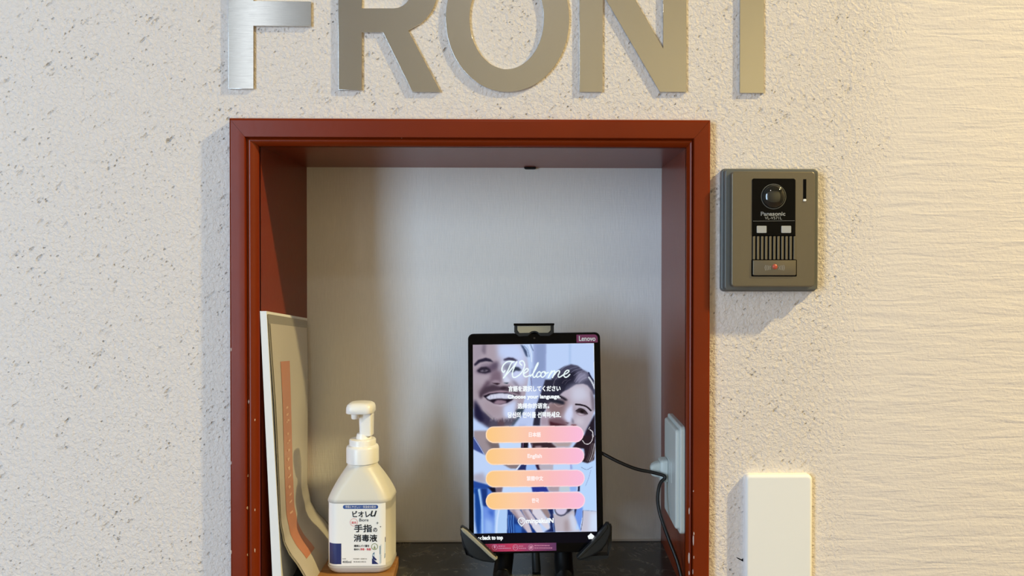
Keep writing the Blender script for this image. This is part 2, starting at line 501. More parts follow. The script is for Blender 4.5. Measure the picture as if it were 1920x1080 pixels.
# stone shelf and the white bead behind it
shelf = MB().box((NL, -.004, NB - .0065), (NR, ND, NB)).build('niche_shelf', MARBLE)
tag(shelf, 'dark marbled stone shelf with pale veins, floor of the niche', 'shelf')
o = MB(); o.tube([(NL + .0005, ND - .0012, NB + .0012), (NR - .0005, ND - .0012, NB + .0012)], .0013, 8)
struct(o.build('trim_2', WHITE_TRIM, None, 40))

# small black catch under the back edge of the niche ceiling
p0, p1 = at_y(983, 314, ND), at_y(1005, 314, ND)
m = MB(); m.loft([[(x, y, NT_ - k) for x, y in rrect(p0.x + i, ND - .009 + i, p1.x - i, ND - .0005 - i * .2, .0025)] for k, i in ((0, 0), (.0012, 0), (.0022, .0012))])
tag(m.build('catch_plate', BLACK), 'tiny black catch at the back edge of the niche ceiling', 'catch')

# ------------------------------------------------------------------ steel letters
LY = -.0030                    # front face of the letters


def letter(name, label, outer, holes=(), lean=0.0):
    root_loc = Vector((0, 0, 0))
    def W(p): q = at_y(p[0], p[1], LY); return (q.x, q.z)
    allp = [W(p) for p in outer]
    cx = sum(p[0] for p in allp) / len(allp); z0 = min(p[1] for p in allp)
    c = bpy.data.curves.new('l', 'CURVE'); c.dimensions = '2D'; c.fill_mode = 'BOTH'; c.extrude = .0012; c.bevel_depth = .0002
    for ring in [outer] + list(holes):
        s = c.splines.new('POLY'); s.points.add(len(ring) - 1); s.use_cyclic_u = True
        for q, p in zip(s.points, ring):
            x, z = W(p); q.co = (x - cx, z - z0, 0, 1)
    o = bpy.data.objects.new('l', c); COL.objects.link(o)
    dg = bpy.context.evaluated_depsgraph_get(); dg.update()
    me = bpy.data.meshes.new_from_object(o.evaluated_get(dg)); bpy.data.objects.remove(o)
    me.name = 'sign_letter'; me.materials.clear(); me.materials.append(STEEL)
    R = empty('sign_letter', (cx, 0, z0), (PI / 2, 0, 0))
    ob = bpy.data.objects.new('letter_plate', me); COL.objects.link(ob); ob.parent = R; ob.location = (0, 0, -LY - .0014)
    # two mounting studs carry the plate off the wall
    cands = STUDS[name]
    for p in cands:
        x, z = W(p); s = MB(); s.loft([[(x - cx + .003 * math.cos(a), z - z0 + .003 * math.sin(a), zz) for a in [2 * PI * k / 10 for k in range(10)]] for zz in (0, -LY - .0020)])
        s.build('mounting_stud', STEEL, R)
    tag(R, label, 'letter', 'brushed steel letters above the niche'); return R


STUDS = dict(F=((451, 120), (450, -60)), R=((656, 120), (656, -60)), O=((858, 35), (1044, 35)), N=((1108, 60), (1265, -40)), T=((1410, 90), (1410, -75)))
arc = lambda cx, cy, rx, ry, a0, a1, n: [(cx + rx * math.cos(math.radians(a0 + (a1 - a0) * k / n)), cy + ry * math.sin(math.radians(a0 + (a1 - a0) * k / n))) for k in range(n + 1)]
letter('F', 'brushed steel letter F shining pale blue, above the niche', [(428, -100), (592, -100), (592, -55), (475, -55), (475, 2), (583, 3), (583, 49), (475, 48), (475, 166), (428.5, 166)])
letter('R', 'brushed steel letter R between the F and the O', [(634.5, -100), (740, -100)] + arc(740, -20, 80, 80, -90, 62, 16)[1:-1] + [(779, 49), (765, 57), (825.5, 172), (773.5, 172), (719, 62), (717, 60), (678, 60), (677.8, 168.5), (635, 168)],
       [[(678, -56), (738, -56)] + arc(738, -20, 34, 36, -90, 90, 12)[1:] + [(678, 16)]])
letter('O', 'round brushed steel letter O in the middle of the sign', arc(951.5, 35, 115.5, 137, 0, 355, 71), [arc(950, 35, 70, 95, 0, 354, 59)])
letter('N', 'brushed steel letter N with a slanting middle bar', [(1087, -100), (1133, -100), (1243.75, 92), (1243.5, -100), (1287, -100), (1287, 172), (1237.5, 172), (1130, -13), (1129.7, 172), (1087, 172)])
letter('T', 'brushed steel letter T at the end of the sign, nearest the intercom', [(1313, -100), (1507, -100), (1507, -56), (1432.5, -56), (1432, 174), (1387.5, 174), (1388, -56), (1313, -56)])

# ------------------------------------------------------------------ intercom
ic = empty('video_intercom', (at_y(1441, 431, 0).x, 0, at_y(1441, 431, 0).z), (PI / 2, 0, 0))
tag(ic, 'bronze grey video intercom with black lens window and call button', 'intercom')
M = frame_matrix(ic)
f0 = on_plane(M, .003)
a, b = f0(1351, 316.5), f0(1529.5, 546.5)
MB().prism(rrect(a[0], b[1], b[0], a[1], .0042, 6), 0, .006, .0016).build('back_housing', GREYSIDE, ic, 40)
MB().prism(rrect(a[0] + .0022, b[1] + .0016, b[0] - .0016, a[1] - .0012, .004, 6), .006, .0135, .0012).build('middle_housing', GREYSIDE, ic, 40)
ZF = .022
ff = on_plane(M, ZF)
a, b = ff(1372, 321), ff(1527.5, 538)
p = [ff(1409.5, 335), ff(1492, 519)]
MB().prism(rrect(a[0], b[1], b[0], a[1], .0034, 6), .0135, ZF, .0012).build('face_plate', BRONZE, ic, 40)
Q = lambda x0, y0, x1, y1, r, z0, z1, bev=.0003: MB().prism(rrect(*ff(x0, y1), *ff(x1, y0), r, 4), z0, z1, bev)
win = Q(1409.5, 335, 1491.5, 441, [0, 0, .002, .002], ZF - .001, ZF + .0005).build('lens_window', BLACKGLOSS, ic, 40)
fz = on_plane(M, ZF + .0007)
cxy = fz(1450.5, 368.5); rr = abs(fz(1473, 368)[0] - fz(1428, 368)[0]) / 2
m = MB(); L = []
for k in range(9):
    a_ = PI / 2 * k / 9; L.append([(x, y, ZF + .0005 + .55 * rr * math.sin(a_)) for x, y in circle(*cxy, rr * math.cos(a_), 28)])
m.loft(L); dome = m.build('lens_dome', DOME, win, 60)
m = MB(); flat_stroke(m, circle(*cxy, rr * 1.03, 32), .0006, ZF + .0007, True); m.build('lens_ring', GREYSIDE, win)
m = MB(); put_text(m, 'Panasonic', (1426.5, 397, 1472.5, 404.5), fz, ZF + .0007, .06); put_text(m, 'VL-V571L', (1434, 406, 1466, 411.5), fz, ZF + .0007)
flat_poly(m, [fz(1412, 414.4), fz(1490, 413.6), fz(1490, 414.0), fz(1412, 414.8)], ZF + .0006)
m.build('lettering', SILVER, win)
for x in (1418.5, 1464.5):
    Q(x, 423.5, x + 18.5, 437, .0008, ZF, ZF + .0009).build('lamp_window', LAMPGREY, win, 40)
Q(1409.5, 441, 1491.5, 488, 0, ZF - .002, ZF + .0001, 0).build('speaker_recess', BLACKMATT, ic)
for k in range(11):
    x = 1411.3 + k * 7.62
    Q(x, 443, x + 4.6, 486.5, .0006, ZF - .001, ZF + .0008, .0003).build('grille_slat', BRONZE, ic, 40)
Q(1408.6, 486.8, 1494, 518.5, .001, ZF - .002, ZF + .00015, 0).build('button_gap', BLACKMATT, ic)
btn = Q(1411, 488, 1492, 516.5, [.0016, .0016, .0006, .0006], ZF - .001, ZF + .0016, .0006).build('call_button', BRONZE, ic, 40)
fb = on_plane(M, ZF + .0017)
m = MB()
for s, base in ((-1, 1446), (1, 1459)):
    for k in range(4):
        x = base + s * (2 + k * 3.0); h = 3.4 + k * .6
        flat_stroke(m, [fb(x - s * .8 * (1 - 0), 502 - h), fb(x + s * .8, 502), fb(x - s * .8, 502 + h)], .00045, ZF + .0017)
m.build('ringing_mark', SILVER, btn)
m = MB(); m.loft([[(x, y, ZF + .0016 + zz) for x, y in circle(*fb(1453, 500), q, 16)] for q, zz in ((.0027, 0), (.0022, .0007), (.0008, .0011))]); m.build('indicator_light', RED_LED, btn, 60)
Q(1505.8, 336, 1511.8, 373, .0002, ZF - .001, ZF + .0002, 0).build('microphone_slot', BLACKMATT, ic)
Q(1506, 373.2, 1511.6, 377.5, .0008, ZF - .001, ZF + .0006).build('status_lamp', IVORY, ic, 40)

# ------------------------------------------------------------------ ivory blank plate below the intercom
bp = empty('blank_plate', (at_y(1460, 991, 0).x, 0, at_y(1460, 991, 0).z), (PI / 2, 0, 0))
tag(bp, 'tall ivory cover plate with rounded corners, below the intercom', 'wall plate')
M = frame_matrix(bp); fp = on_plane(M, .008); a, b = fp(1397.5, 890.5), fp(1523, 1112)
MB().prism(rrect(a[0], b[1], b[0], a[1], .0056, 8), 0, .0085, .0034, 6).build('cover', IVORY, bp, 50)
MB().prism(rrect(a[0] + .003, b[1] + .003, b[0] - .003, a[1] - .003, .003, 5), -.001, .004).build('backing', OUTLET, bp)

# ------------------------------------------------------------------ outlet on the niche's right board
ou = empty('wall_outlet', (NR, .040, -.222 + ZC), (PI / 2, 0, -PI / 2))     # local x = -Y world, local z = -X world
tag(ou, 'white outlet plate with rounded corners on the inner board of the niche', 'outlet')
MB().prism(rrect(-.0405, -.0585, .040, .0560, .005, 5), 0, .0050, .0015).build('plate_frame', OUTLET, ou, 40)
MB().prism(rrect(-.0365, -.0545, .036, .0520, .004, 5), .0050, .0092, .0025, 5).build('face_plate', OUTLET, ou, 50)
so = MB().prism(rrect(-.012, -.012, .012, .012, .002, 4), .0090, .0095, .0003).build('socket', OUTLET, ou, 40)

# plug in the outlet, seen from the side
pw = at_x(1249, 880, NR - .010)
pl = empty('power_plug', (NR - .0098, pw.y, pw.z), (PI / 2, 0, -PI / 2))
tag(pl, 'small white power plug in the niche outlet, black cord passing it', 'plug')
MB().loft([[(x, y, z) for x, y in rrect(-.010 + i, -.0125 + i, .010 - i, .0125 - i, .003, 4)] for z, i in ((0, 0), (.006, 0), (.008, .0015))]).build('plug_base', OUTLET, pl, 40)
MB().loft([[(x + .003 * t, y * (1 - .35 * t), z) for x, y in rrect(-.007 + i, -.0085 + i, .007 - i, .0095 - i, .004, 5)] for z, i, t in ((.008, 0, 0), (.013, .0003, .2), (.017, .001, .6), (.0188, .0028, 1.0), (.0192, .0045, 1.1))]).build('plug_grip', OUTLET, pl, 50)

# black charging cable
P = [(1120, 846, .060), (1131, 851, .056), (1160, 866, .052), (1192, 879, .050), (1220, 885, .048), (1240, 890, .046), (1246.5, 893.5, .045), (1246, 897.5, .0445), (1240, 903, .044), (1235.5, 914, .042), (1233, 935, .038), (1235.5, 955, .033), (1241, 975, .028), (1255, 1014, .016), (1269, 1050, .006), (1277, 1080, .000), (1281, 1105, -.002)]
pts = catmull([at_y(*q) for q in P], 6)
pts = [Vector((p.x, p.y, max(p.z, NB + .0021))) for p in pts]
m = MB(); m.tube(pts, .0019, 10)
tag(m.build('charging_cable', CABLE, None, 60), 'black charging cable sagging from the tablet to the outlet', 'cable')

# ------------------------------------------------------------------ tablet
tb = empty('tablet', (-.0037, .042, -.3128 + ZC), (PI / 2 - math.radians(4.3), 0, 0))
tb.rotation_euler = (Matrix.Rotation(math.radians(-.69), 3, 'Y') @ Matrix.Rotation(PI / 2 - math.radians(4.3), 3, 'X')).to_euler()
tag(tb, 'black tablet standing upright with a lit welcome screen', 'tablet')
M = frame_matrix(tb); ft = on_plane(M, 0.0)
x0, yt = ft(877.5, 626); x1, yb = ft(1132, 1035); xr = ft(1125, 626)[0]; xl = ft(879, 1034)[0]
TX0, TX1, TY0, TY1 = (x0 + xl) / 2, (x1 + xr) / 2, yb, yt
MB().prism(rrect(TX0, TY0, TX1, TY1, .006, 7), -.0085, 0, .0012).build('tablet_body', BLACK, tb, 40)
MB().prism(rrect(TX0 + .001, TY0 + .001, TX1 - .001, TY1 - .001, .0052, 7), -.0005, .0002).build('glass_front', BLACKGLOSS, tb)
m = MB(); m.prism(circle(*ft(1002, 634), .0011, 14), 0, .00035); m.build('front_camera', LENS, tb)
fs = on_plane(M, .0003)

# --- the picture shown by the screen, painted into a fine grid of vertex colours
S0, S1, SS = (886, 643), (1120, 1003), 2
PW, PH = (S1[0] - S0[0]) * SS, (S1[1] - S0[1]) * SS
IMG = np.zeros((PH, PW, 3), np.float32)
YY, XX = np.mgrid[0:PH, 0:PW].astype(np.float32); XX = S0[0] + (XX + .5) / SS; YY = S0[1] + (YY + .5) / SS


def gauss(a, s):
    if s <= .2: return a
    r = int(math.ceil(s * 2.5)); k = np.exp(-.5 * (np.arange(-r, r + 1) / s) ** 2); k /= k.sum()
    for ax in (0, 1):
        p = np.pad(a, [(r, r) if i == ax else (0, 0) for i in (0, 1)], mode='edge'); out = np.zeros_like(a)
        for i, q in enumerate(k):
            out += q * (p[i:i + a.shape[0], :] if ax == 0 else p[:, i:i + a.shape[1]])
        a = out
    return a


VIEWS = dict(A=(880, 640, 10.8), B=(1000, 640, 10.8), C=(880, 720, 10.8), D=(1000, 720, 10.8), E=(880, 820, 9.815), F=(1000, 820, 9.815), G=(880, 920, 9.0), H=(1000, 920, 9.0), Z=(840, 580, 4.32))


def blend(mask, sl, color, alpha):
    mk = (mask * alpha)[..., None]
    IMG[sl] = IMG[sl] * (1 - mk) + np.array(color, np.float32) * mk


def P_(view, pts, color, blur=.6, alpha=1.0):
    """soft-edged patch; points in the reading grid named view, blur in pixels"""
    ox, oy, s = VIEWS[view]; pts = [(ox + x / s, oy + y / s) for x, y in pts]
    pad = blur * 3 + 2
    xa = max(0, int((min(p[0] for p in pts) - pad - S0[0]) * SS)); xb = min(PW, int((max(p[0] for p in pts) + pad - S0[0]) * SS) + 1)
    ya = max(0, int((min(p[1] for p in pts) - pad - S0[1]) * SS)); yb_ = min(PH, int((max(p[1] for p in pts) + pad - S0[1]) * SS) + 1)
    if xb <= xa or yb_ <= ya: return
    sl = (slice(ya, yb_), slice(xa, xb)); X, Y = XX[sl], YY[sl]; ins = np.zeros(X.shape, bool)
    for i in range(len(pts)):
        (ax, ay), (bx, by) = pts[i - 1], pts[i]
        if ay == by: continue
        c = (ay > Y) != (by > Y); ins ^= c & (X < (bx - ax) * (Y - ay) / (by - ay) + ax)
    blend(gauss(ins.astype(np.float32), blur * SS), sl, color, alpha)


def S_(view, pts, width, color, smooth=True, alpha=1.0, soft=.5):
    """soft stroke; width in photo pixels"""
    ox, oy, s = VIEWS[view]
    if smooth: pts = [tuple(q) for q in catmull([(x, y, 0) for x, y in pts], 5)]
    pts = [(ox + p[0] / s, oy + p[1] / s) for p in pts]
    pad = width + 2
    xa = max(0, int((min(p[0] for p in pts) - pad - S0[0]) * SS)); xb = min(PW, int((max(p[0] for p in pts) + pad - S0[0]) * SS) + 1)
    ya = max(0, int((min(p[1] for p in pts) - pad - S0[1]) * SS)); yb_ = min(PH, int((max(p[1] for p in pts) + pad - S0[1]) * SS) + 1)
    if xb <= xa or yb_ <= ya: return
    sl = (slice(ya, yb_), slice(xa, xb)); X, Y = XX[sl], YY[sl]; D = np.full(X.shape, 1e9, np.float32)
    for (ax, ay), (bx, by) in zip(pts[:-1], pts[1:]):
        dx, dy = bx - ax, by - ay; L2 = dx * dx + dy * dy + 1e-9
        t = np.clip(((X - ax) * dx + (Y - ay) * dy) / L2, 0, 1); D = np.minimum(D, np.hypot(X - ax - t * dx, Y - ay - t * dy))
    blend(np.clip((width / 2 - D) / soft + .5, 0, 1), sl, color, alpha)


# backdrop of the picture
IMG[:] = (188, 208, 244)
P_('Z', [(690, 270), (795, 270), (790, 660), (600, 1000), (560, 1000), (660, 640)], (150, 164, 206), 1.2)
P_('B', [(60, 40), (235, 40), (225, 560), (60, 700)], (140, 156, 196), 2)
P_('B', [(715, 40), (765, 40), (760, 480), (720, 480)], (172, 196, 234), 1.2)
P_('Z', [(560, 640), (740, 640), (720, 960), (540, 960)], (186, 200, 236), 5)
# man: head
P_('Z', [(190, 270), (600, 270), (650, 380), (655, 500), (645, 600), (625, 700), (605, 790), (570, 870), (500, 950), (330, 960), (250, 890), (190, 780)], (170, 158, 170), 1)
P_('Z', [(420, 275), (590, 275), (640, 390), (645, 560), (600, 640), (560, 620), (470, 540), (430, 420)], (196, 205, 238), 7)
P_('A', [(560, 60), (1010, 60), (1120, 340), (980, 360), (760, 320), (600, 330)], (192, 208, 244), 4, .8)
P_('A', [(90, 70), (300, 60), (280, 250), (200, 330), (90, 420)], (158, 148, 162), 3, .8)
P_('A', [(270, 60), (340, 60), (330, 270), (290, 260), (250, 200)], (112, 102, 118), 2, .75)
P_('A', [(1010, 60), (1290, 60), (1290, 560), (1200, 560), (1160, 340), (1080, 160)], (186, 206, 240), 2)
P_('A', [(1030, 65), (1090, 90), (1160, 200), (1185, 330), (1140, 300), (1080, 150)], (66, 80, 112), 1)
S_('A', [(1110, 90), (1180, 180), (1215, 320)], 1.2, (120, 140, 176)); S_('A', [(1240, 70), (1290, 190)], 2, (126, 142, 178))
S_('A', [(1200, 80), (1250, 240), (1262, 420)], 1.5, (216, 230, 252)); S_('A', [(1240, 740), (1255, 820), (1262, 920)], 1.2, (112, 112, 146))
P_('A', [(95, 470), (180, 380), (330, 335), (430, 365), (490, 430), (420, 415), (330, 410), (220, 430), (110, 510)], (44, 40, 60), 1)
P_('A', [(690, 365), (790, 330), (880, 335), (985, 395), (920, 405), (800, 385), (700, 400)], (62, 58, 80), 1.2)
P_('A', [(120, 620), (200, 550), (300, 500), (420, 470), (540, 430), (600, 440), (590, 520), (560, 600), (440, 650), (300, 665), (160, 645)], (96, 82, 102), 3, .9)
P_('A', [(480, 430), (590, 430), (600, 520), (540, 560), (440, 540)], (92, 80, 100), 3, .7)
P_('A', [(150, 600), (240, 525), (340, 520), (420, 570), (440, 630), (320, 660), (190, 640)], (46, 40, 56), 1.2)
P_('A', [(215, 605), (300, 575), (390, 590), (340, 622), (240, 625)], (142, 134, 150), .9, .7)
P_('A', circle(305, 592, 26, 14, 20), (40, 36, 50), .8, .8)
P_('A', [(240, 470), (360, 450), (460, 480), (380, 490), (240, 510)], (142, 130, 146), 2)
P_('A', [(440, 650), (580, 560), (640, 620), (650, 760), (640, 860), (520, 860), (400, 830), (420, 740)], (124, 106, 122), 3)
P_('A', [(430, 830), (520, 790), (600, 800), (610, 850), (480, 850)], (156, 140, 154), 1.5)
P_('A', [(620, 420), (700, 410), (660, 560), (680, 700), (690, 840), (810, 850), (835, 790), (770, 720), (710, 600)], (206, 212, 234), 2)
P_('A', [(590, 430), (640, 420), (630, 640), (590, 600)], (172, 168, 186), 3)
P_('A', [(450, 850), (560, 852), (630, 868), (560, 892)], (44, 28, 38), .6); P_('A', [(690, 850), (800, 850), (760, 872)], (42, 58, 70), .6)
P_('A', [(700, 460), (830, 440), (900, 500), (860, 640), (760, 620), (700, 560)], (120, 122, 140), 3, .8)
P_('A', [(900, 520), (1000, 530), (1055, 590), (1010, 610), (940, 600), (880, 640), (850, 620)], (58, 66, 84), 1.2)
P_('A', [(870, 790), (960, 850), (1030, 960), (1010, 1050), (960, 940), (890, 860)], (140, 134, 152), 2)
P_('C', [(95, 20), (240, 20), (200, 200), (160, 330), (95, 300)], (158, 146, 154), 4, .8)
# man: smile and beard
P_('A', [(370, 790), (450, 850), (340, 960), (260, 1050), (205, 1100), (185, 1040), (260, 940)], (92, 74, 90), 3)
P_('C', [(215, 190), (310, 70), (480, 15), (620, 60), (800, 60), (900, 130), (1030, 180), (1035, 245), (900, 190), (700, 150), (560, 160), (400, 185), (290, 240), (235, 320), (195, 260)], (76, 62, 76), 2)
P_('C', [(630, 80), (690, 60), (780, 80), (700, 130), (630, 130)], (58, 46, 58), 1.5)
P_('C', [(250, 240), (420, 180), (640, 140), (860, 185), (920, 230), (640, 180), (400, 210)], (158, 134, 150), 1)
P_('C', [(280, 255), (400, 205), (560, 182), (760, 182), (900, 228), (950, 250), (870, 340), (760, 405), (640, 435), (500, 412), (370, 340)], (30, 22, 38), .7)
P_('C', [(340, 285), (430, 225), (600, 200), (780, 205), (910, 245), (900, 310), (740, 312), (560, 308), (400, 332)], (206, 208, 228), .9)
for x in (430, 490, 560, 640, 720): S_('C', [(x, 220), (x - 6, 310)], .6, (150, 148, 170), False, .6)
P_('C', [(490, 395), (560, 335), (650, 335), (750, 360), (740, 400), (620, 430), (520, 420)], (146, 124, 140), 1.2)
P_('C', [(470, 425), (620, 438), (770, 400), (740, 440), (620, 465)], (206, 192, 208), 1.2)
P_('C', [(300, 340), (470, 430), (640, 470), (620, 600), (520, 680), (400, 600), (300, 470)], (164, 148, 158), 4, .7)
P_('C', [(690, 470), (880, 370), (950, 330), (930, 520), (910, 680), (760, 730), (690, 640)], (196, 208, 240), 3)
P_('C', [(90, 330), (140, 360), (240, 540), (330, 600), (430, 690), (480, 760), (600, 770), (640, 880), (370, 890), (200, 780), (90, 690)], (62, 58, 82), 2.5)
P_('C', [(120, 400), (190, 470), (250, 600), (300, 760), (200, 760), (110, 650)], (34, 32, 62), 2.5)
S_('C', [(290, 540), (380, 640), (480, 730)], 2.2, (168, 160, 162), alpha=.7, soft=2)
P_('C', [(430, 740), (600, 790), (760, 720), (900, 700), (940, 730), (880, 860), (640, 880), (380, 890)], (86, 82, 98), 2.5, .9)
P_('C', [(560, 740), (660, 720), (720, 800), (700, 870), (580, 870)], (96, 74, 82), 2, .8)
P_('C', [(930, 560), (960, 520), (1120, 490), (1060, 640), (1020, 690), (880, 860), (850, 850), (940, 720), (1000, 660)], (60, 72, 86), 1.6)
for k in range(26):
    x = 420 + k * 20; y = 790 - abs(k - 12) * 2; S_('C', [(x, y), (x + random.uniform(-14, 14), y - random.uniform(40, 90))], .7, random.choice([(150, 144, 160), (60, 56, 74)]), False, .5)
# man: neck, collar, shirt
P_('E', [(80, -110), (330, -110), (430, 60), (560, 120), (570, 230), (300, 345), (240, 300), (170, 150), (80, 0)], (156, 144, 150), 1.5)
P_('E', [(300, 60), (430, 110), (560, 130), (560, 230), (400, 230)], (120, 108, 110), 2.5)
P_('E', [(70, 0), (110, 40), (190, 170), (285, 340), (170, 290), (70, 240)], (66, 84, 146), 1); S_('E', [(90, 30), (180, 170), (270, 320)], 1.2, (170, 182, 224))
P_('E', [(70, 235), (285, 345), (640, 505), (900, 600), (900, 760), (500, 900), (300, 880), (70, 800)], (190, 210, 245), 1)
P_('E', [(70, 700), (260, 660), (330, 860), (200, 860), (70, 810)], (172, 170, 190), 3)
P_('E', [(540, 110), (960, 110), (960, 210), (560, 215)], (194, 216, 248), .8)
P_('E', [(955, 105), (1085, 105), (1080, 215), (950, 215)], (34, 26, 40), .8); S_('E', [(990, 105), (985, 215)], 1.5, (120, 96, 130), False)
P_('E', [(1120, 105), (1276, 105), (1276, 215), (1160, 215)], (56, 42, 56), 1); S_('E', [(1100, 110), (1125, 210)], 2.6, (220, 226, 246), False); P_('E', [(1150, 130), (1190, 130), (1200, 190), (1160, 200)], (196, 170, 186), 1)
P_('E', [(610, 510), (930, 505), (870, 590), (760, 590)], (138, 124, 128), 1); S_('E', [(870, 595), (955, 505)], 1.8, (232, 240, 252), False)
P_('E', [(960, 505), (1055, 505), (1040, 620), (880, 620)], (44, 54, 104), .8); P_('E', [(1055, 505), (1210, 505), (1260, 620), (1040, 620)], (160, 194, 246), .8)
P_('E', [(1210, 505), (1300, 505), (1330, 620), (1260, 620)], (70, 48, 70), 1)
P_('E', [(70, 810), (330, 880), (420, 930), (500, 1030), (300, 1100), (70, 1100)], (42, 78, 156), 1)
P_('E', [(480, 925), (625, 925), (600, 1030), (480, 1030)], (120, 104, 116), 1.5); P_('E', [(330, 930), (480, 930), (490, 1020), (400, 1020)], (26, 22, 40), 1)
P_('E', [(625, 905), (1125, 905), (1180, 1030), (600, 1030)], (196, 216, 248), 1)
P_('E', [(1130, 905), (1290, 905), (1290, 1030), (1180, 1030)], (62, 92, 182), 1); S_('E', [(1180, 915), (1215, 1010)], 1.3, (170, 196, 240), False)
# lower shirt, denim and fingers
P_('G', [(60, -30), (330, -30), (430, 90), (440, 340), (440, 730), (60, 730)], (92, 132, 212), 1)
P_('G', [(75, -30), (165, -30), (200, 300), (180, 730), (110, 730), (95, 300)], (26, 72, 148), 1.6)
P_('G', [(60, 60), (85, 60), (90, 500), (130, 730), (60, 730)], (180, 204, 240), 1.5)
S_('G', [(165, 0), (195, 180), (220, 360), (225, 720)], 4.5, (160, 198, 242), soft=2)
P_('G', [(190, -30), (300, -30), (300, 280), (230, 260)], (30, 58, 124), 1.5)
P_('G', [(230, 280), (430, 340), (430, 730), (240, 730)], (116, 150, 226), 2); P_('G', [(300, 330), (420, 340), (400, 470)], (64, 104, 196), 3)
P_('G', [(270, 460), (390, 540), (410, 720), (260, 720)], (150, 184, 240), 3)
P_('G', [(435, 320), (650, 320), (640, 730), (420, 730)], (176, 206, 244), 1.5); S_('G', [(500, 330), (470, 500), (455, 720)], 3, (204, 222, 250), soft=2)
P_('G', [(645, 315), (1180, 315), (1180, 730), (635, 730)], (30, 62, 132), .8)
for x in (668, 705, 745): S_('G', [(x, 420), (x - 4, 560), (x + 6, 710)], 1.6, (96, 150, 226), alpha=.8)
P_('G', [(760, 560), (880, 600), (880, 720), (770, 720)], (58, 108, 190), 1.5)
FG = (202, 192, 204)
P_('G', [(670, 325), (850, 320), (930, 440), (1010, 570), (1060, 712), (985, 712), (880, 580), (800, 450)], FG, .8); P_('G', [(690, 330), (760, 330), (880, 520), (960, 690), (860, 560)], (156, 138, 146), 2)
P_('G', [(870, 325), (1000, 320), (1170, 560), (1200, 712), (1130, 695), (1040, 580), (950, 470)], FG, .8); P_('G', [(880, 330), (930, 325), (1060, 540), (1000, 520)], (150, 134, 144), 2)
P_('G', [(1010, 320), (1190, 300), (1190, 510), (1120, 470)], (150, 130, 138), 1)
P_('H', [(-20, 310), (110, 305), (200, 450), (275, 600), (262, 665), (200, 630), (90, 520), (-20, 380)], (214, 210, 222), .8)
P_('H', [(110, 305), (235, 300), (285, 420), (260, 490), (200, 430)], (154, 134, 136), 1)
P_('H', [(-20, 540), (95, 560), (165, 700), (60, 712), (-20, 610)], (212, 212, 226), .8)
P_('H', [(235, 300), (330, 300), (345, 420), (372, 700), (180, 700), (285, 640), (270, 470), (290, 420)], (32, 46, 96), 1); S_('H', [(330, 560), (345, 690)], 1.4, (110, 140, 200))
P_('H', [(330, 385), (470, 440), (590, 380), (672, 325), (725, 470), (788, 690), (376, 695)], (188, 180, 190), 1); P_('H', [(520, 520), (590, 480), (600, 690), (520, 690)], (166, 152, 158), 3)
P_('H', [(600, 420), (690, 380), (780, 690), (660, 690)], (204, 212, 234), 3)
P_('H', [(575, 290), (700, 290), (600, 370), (560, 400)], (60, 54, 70), 1.2); P_('H', [(690, 290), (740, 290), (720, 420), (700, 440)], (36, 36, 66), 1)
P_('H', circle(470, 320, 116, 24), (76, 76, 96), .6); P_('H', circle(468, 315, 98, 24), (198, 194, 220), .8)
P_('F', [(660, 500), (880, 455), (1000, 510), (1150, 430), (1150, 1700), (780, 1700), (840, 1300), (830, 890), (660, 890)], (184, 212, 248), 1)
P_('H', [(740, 290), (835, 290), (830, 480), (795, 690), (700, 440)], (116, 154, 232), 1); S_('H', [(825, 470), (800, 640)], 1.6, (214, 228, 250))
P_('H', [(835, 335), (1085, 355), (1085, 700), (800, 700), (832, 500)], (196, 194, 210), 1); P_('H', [(960, 370), (1085, 370), (1085, 700), (940, 700)], (206, 220, 244), 4)
S_('H', [(835, 335), (960, 345), (1060, 355)], 1, (150, 166, 200)); S_('H', [(836, 340), (828, 520), (800, 670)], 1, (70, 74, 110))
S_('F', [(1060, 620), (1010, 780), (960, 900)], 1, (150, 172, 216)); S_('F', [(880, 560), (980, 606), (1080, 560)], 1, (130, 146, 180)); P_('F', [(665, 505), (700, 500), (720, 600), (670, 600)], (150, 160, 214), 1.2)
# strips between the buttons, right half
P_('F', [(-20, 105), (330, 105), (430, 190), (400, 215), (-20, 215)], (62, 44, 52), 1); P_('F', [(30, 180), (140, 170), (160, 215), (30, 215)], (170, 146, 156), 1.5)
P_('F', [(320, 100), (720, 95), (660, 195), (430, 200)], (176, 160, 160), 2)
P_('F', [(90, 505), (380, 505), (370, 615), (80, 615)], (182, 176, 188), 1.5); P_('F', [(370, 505), (672, 500), (680, 615), (370, 615)], (192, 214, 246), 1)
P_('F', [(35, 508), (90, 508), (120, 615), (80, 615)], (50, 36, 66), .8)
P_('F', [(-20, 905), (230, 905), (290, 1010), (-20, 1010)], (44, 60, 146), 1); P_('F', [(250, 905), (490, 905), (480, 1010), (290, 1010)], (172, 158, 168), 1.5); P_('F', [(480, 905), (670, 905), (670, 1010), (480, 1010)], (190, 204, 214), 1.5)
P_('F', [(665, 900), (800, 900), (790, 1000), (680, 1000)], (146, 180, 238), 1); P_('F', [(825, 890), (855, 890), (855, 1000), (815, 1000)], (24, 30, 64), .6)
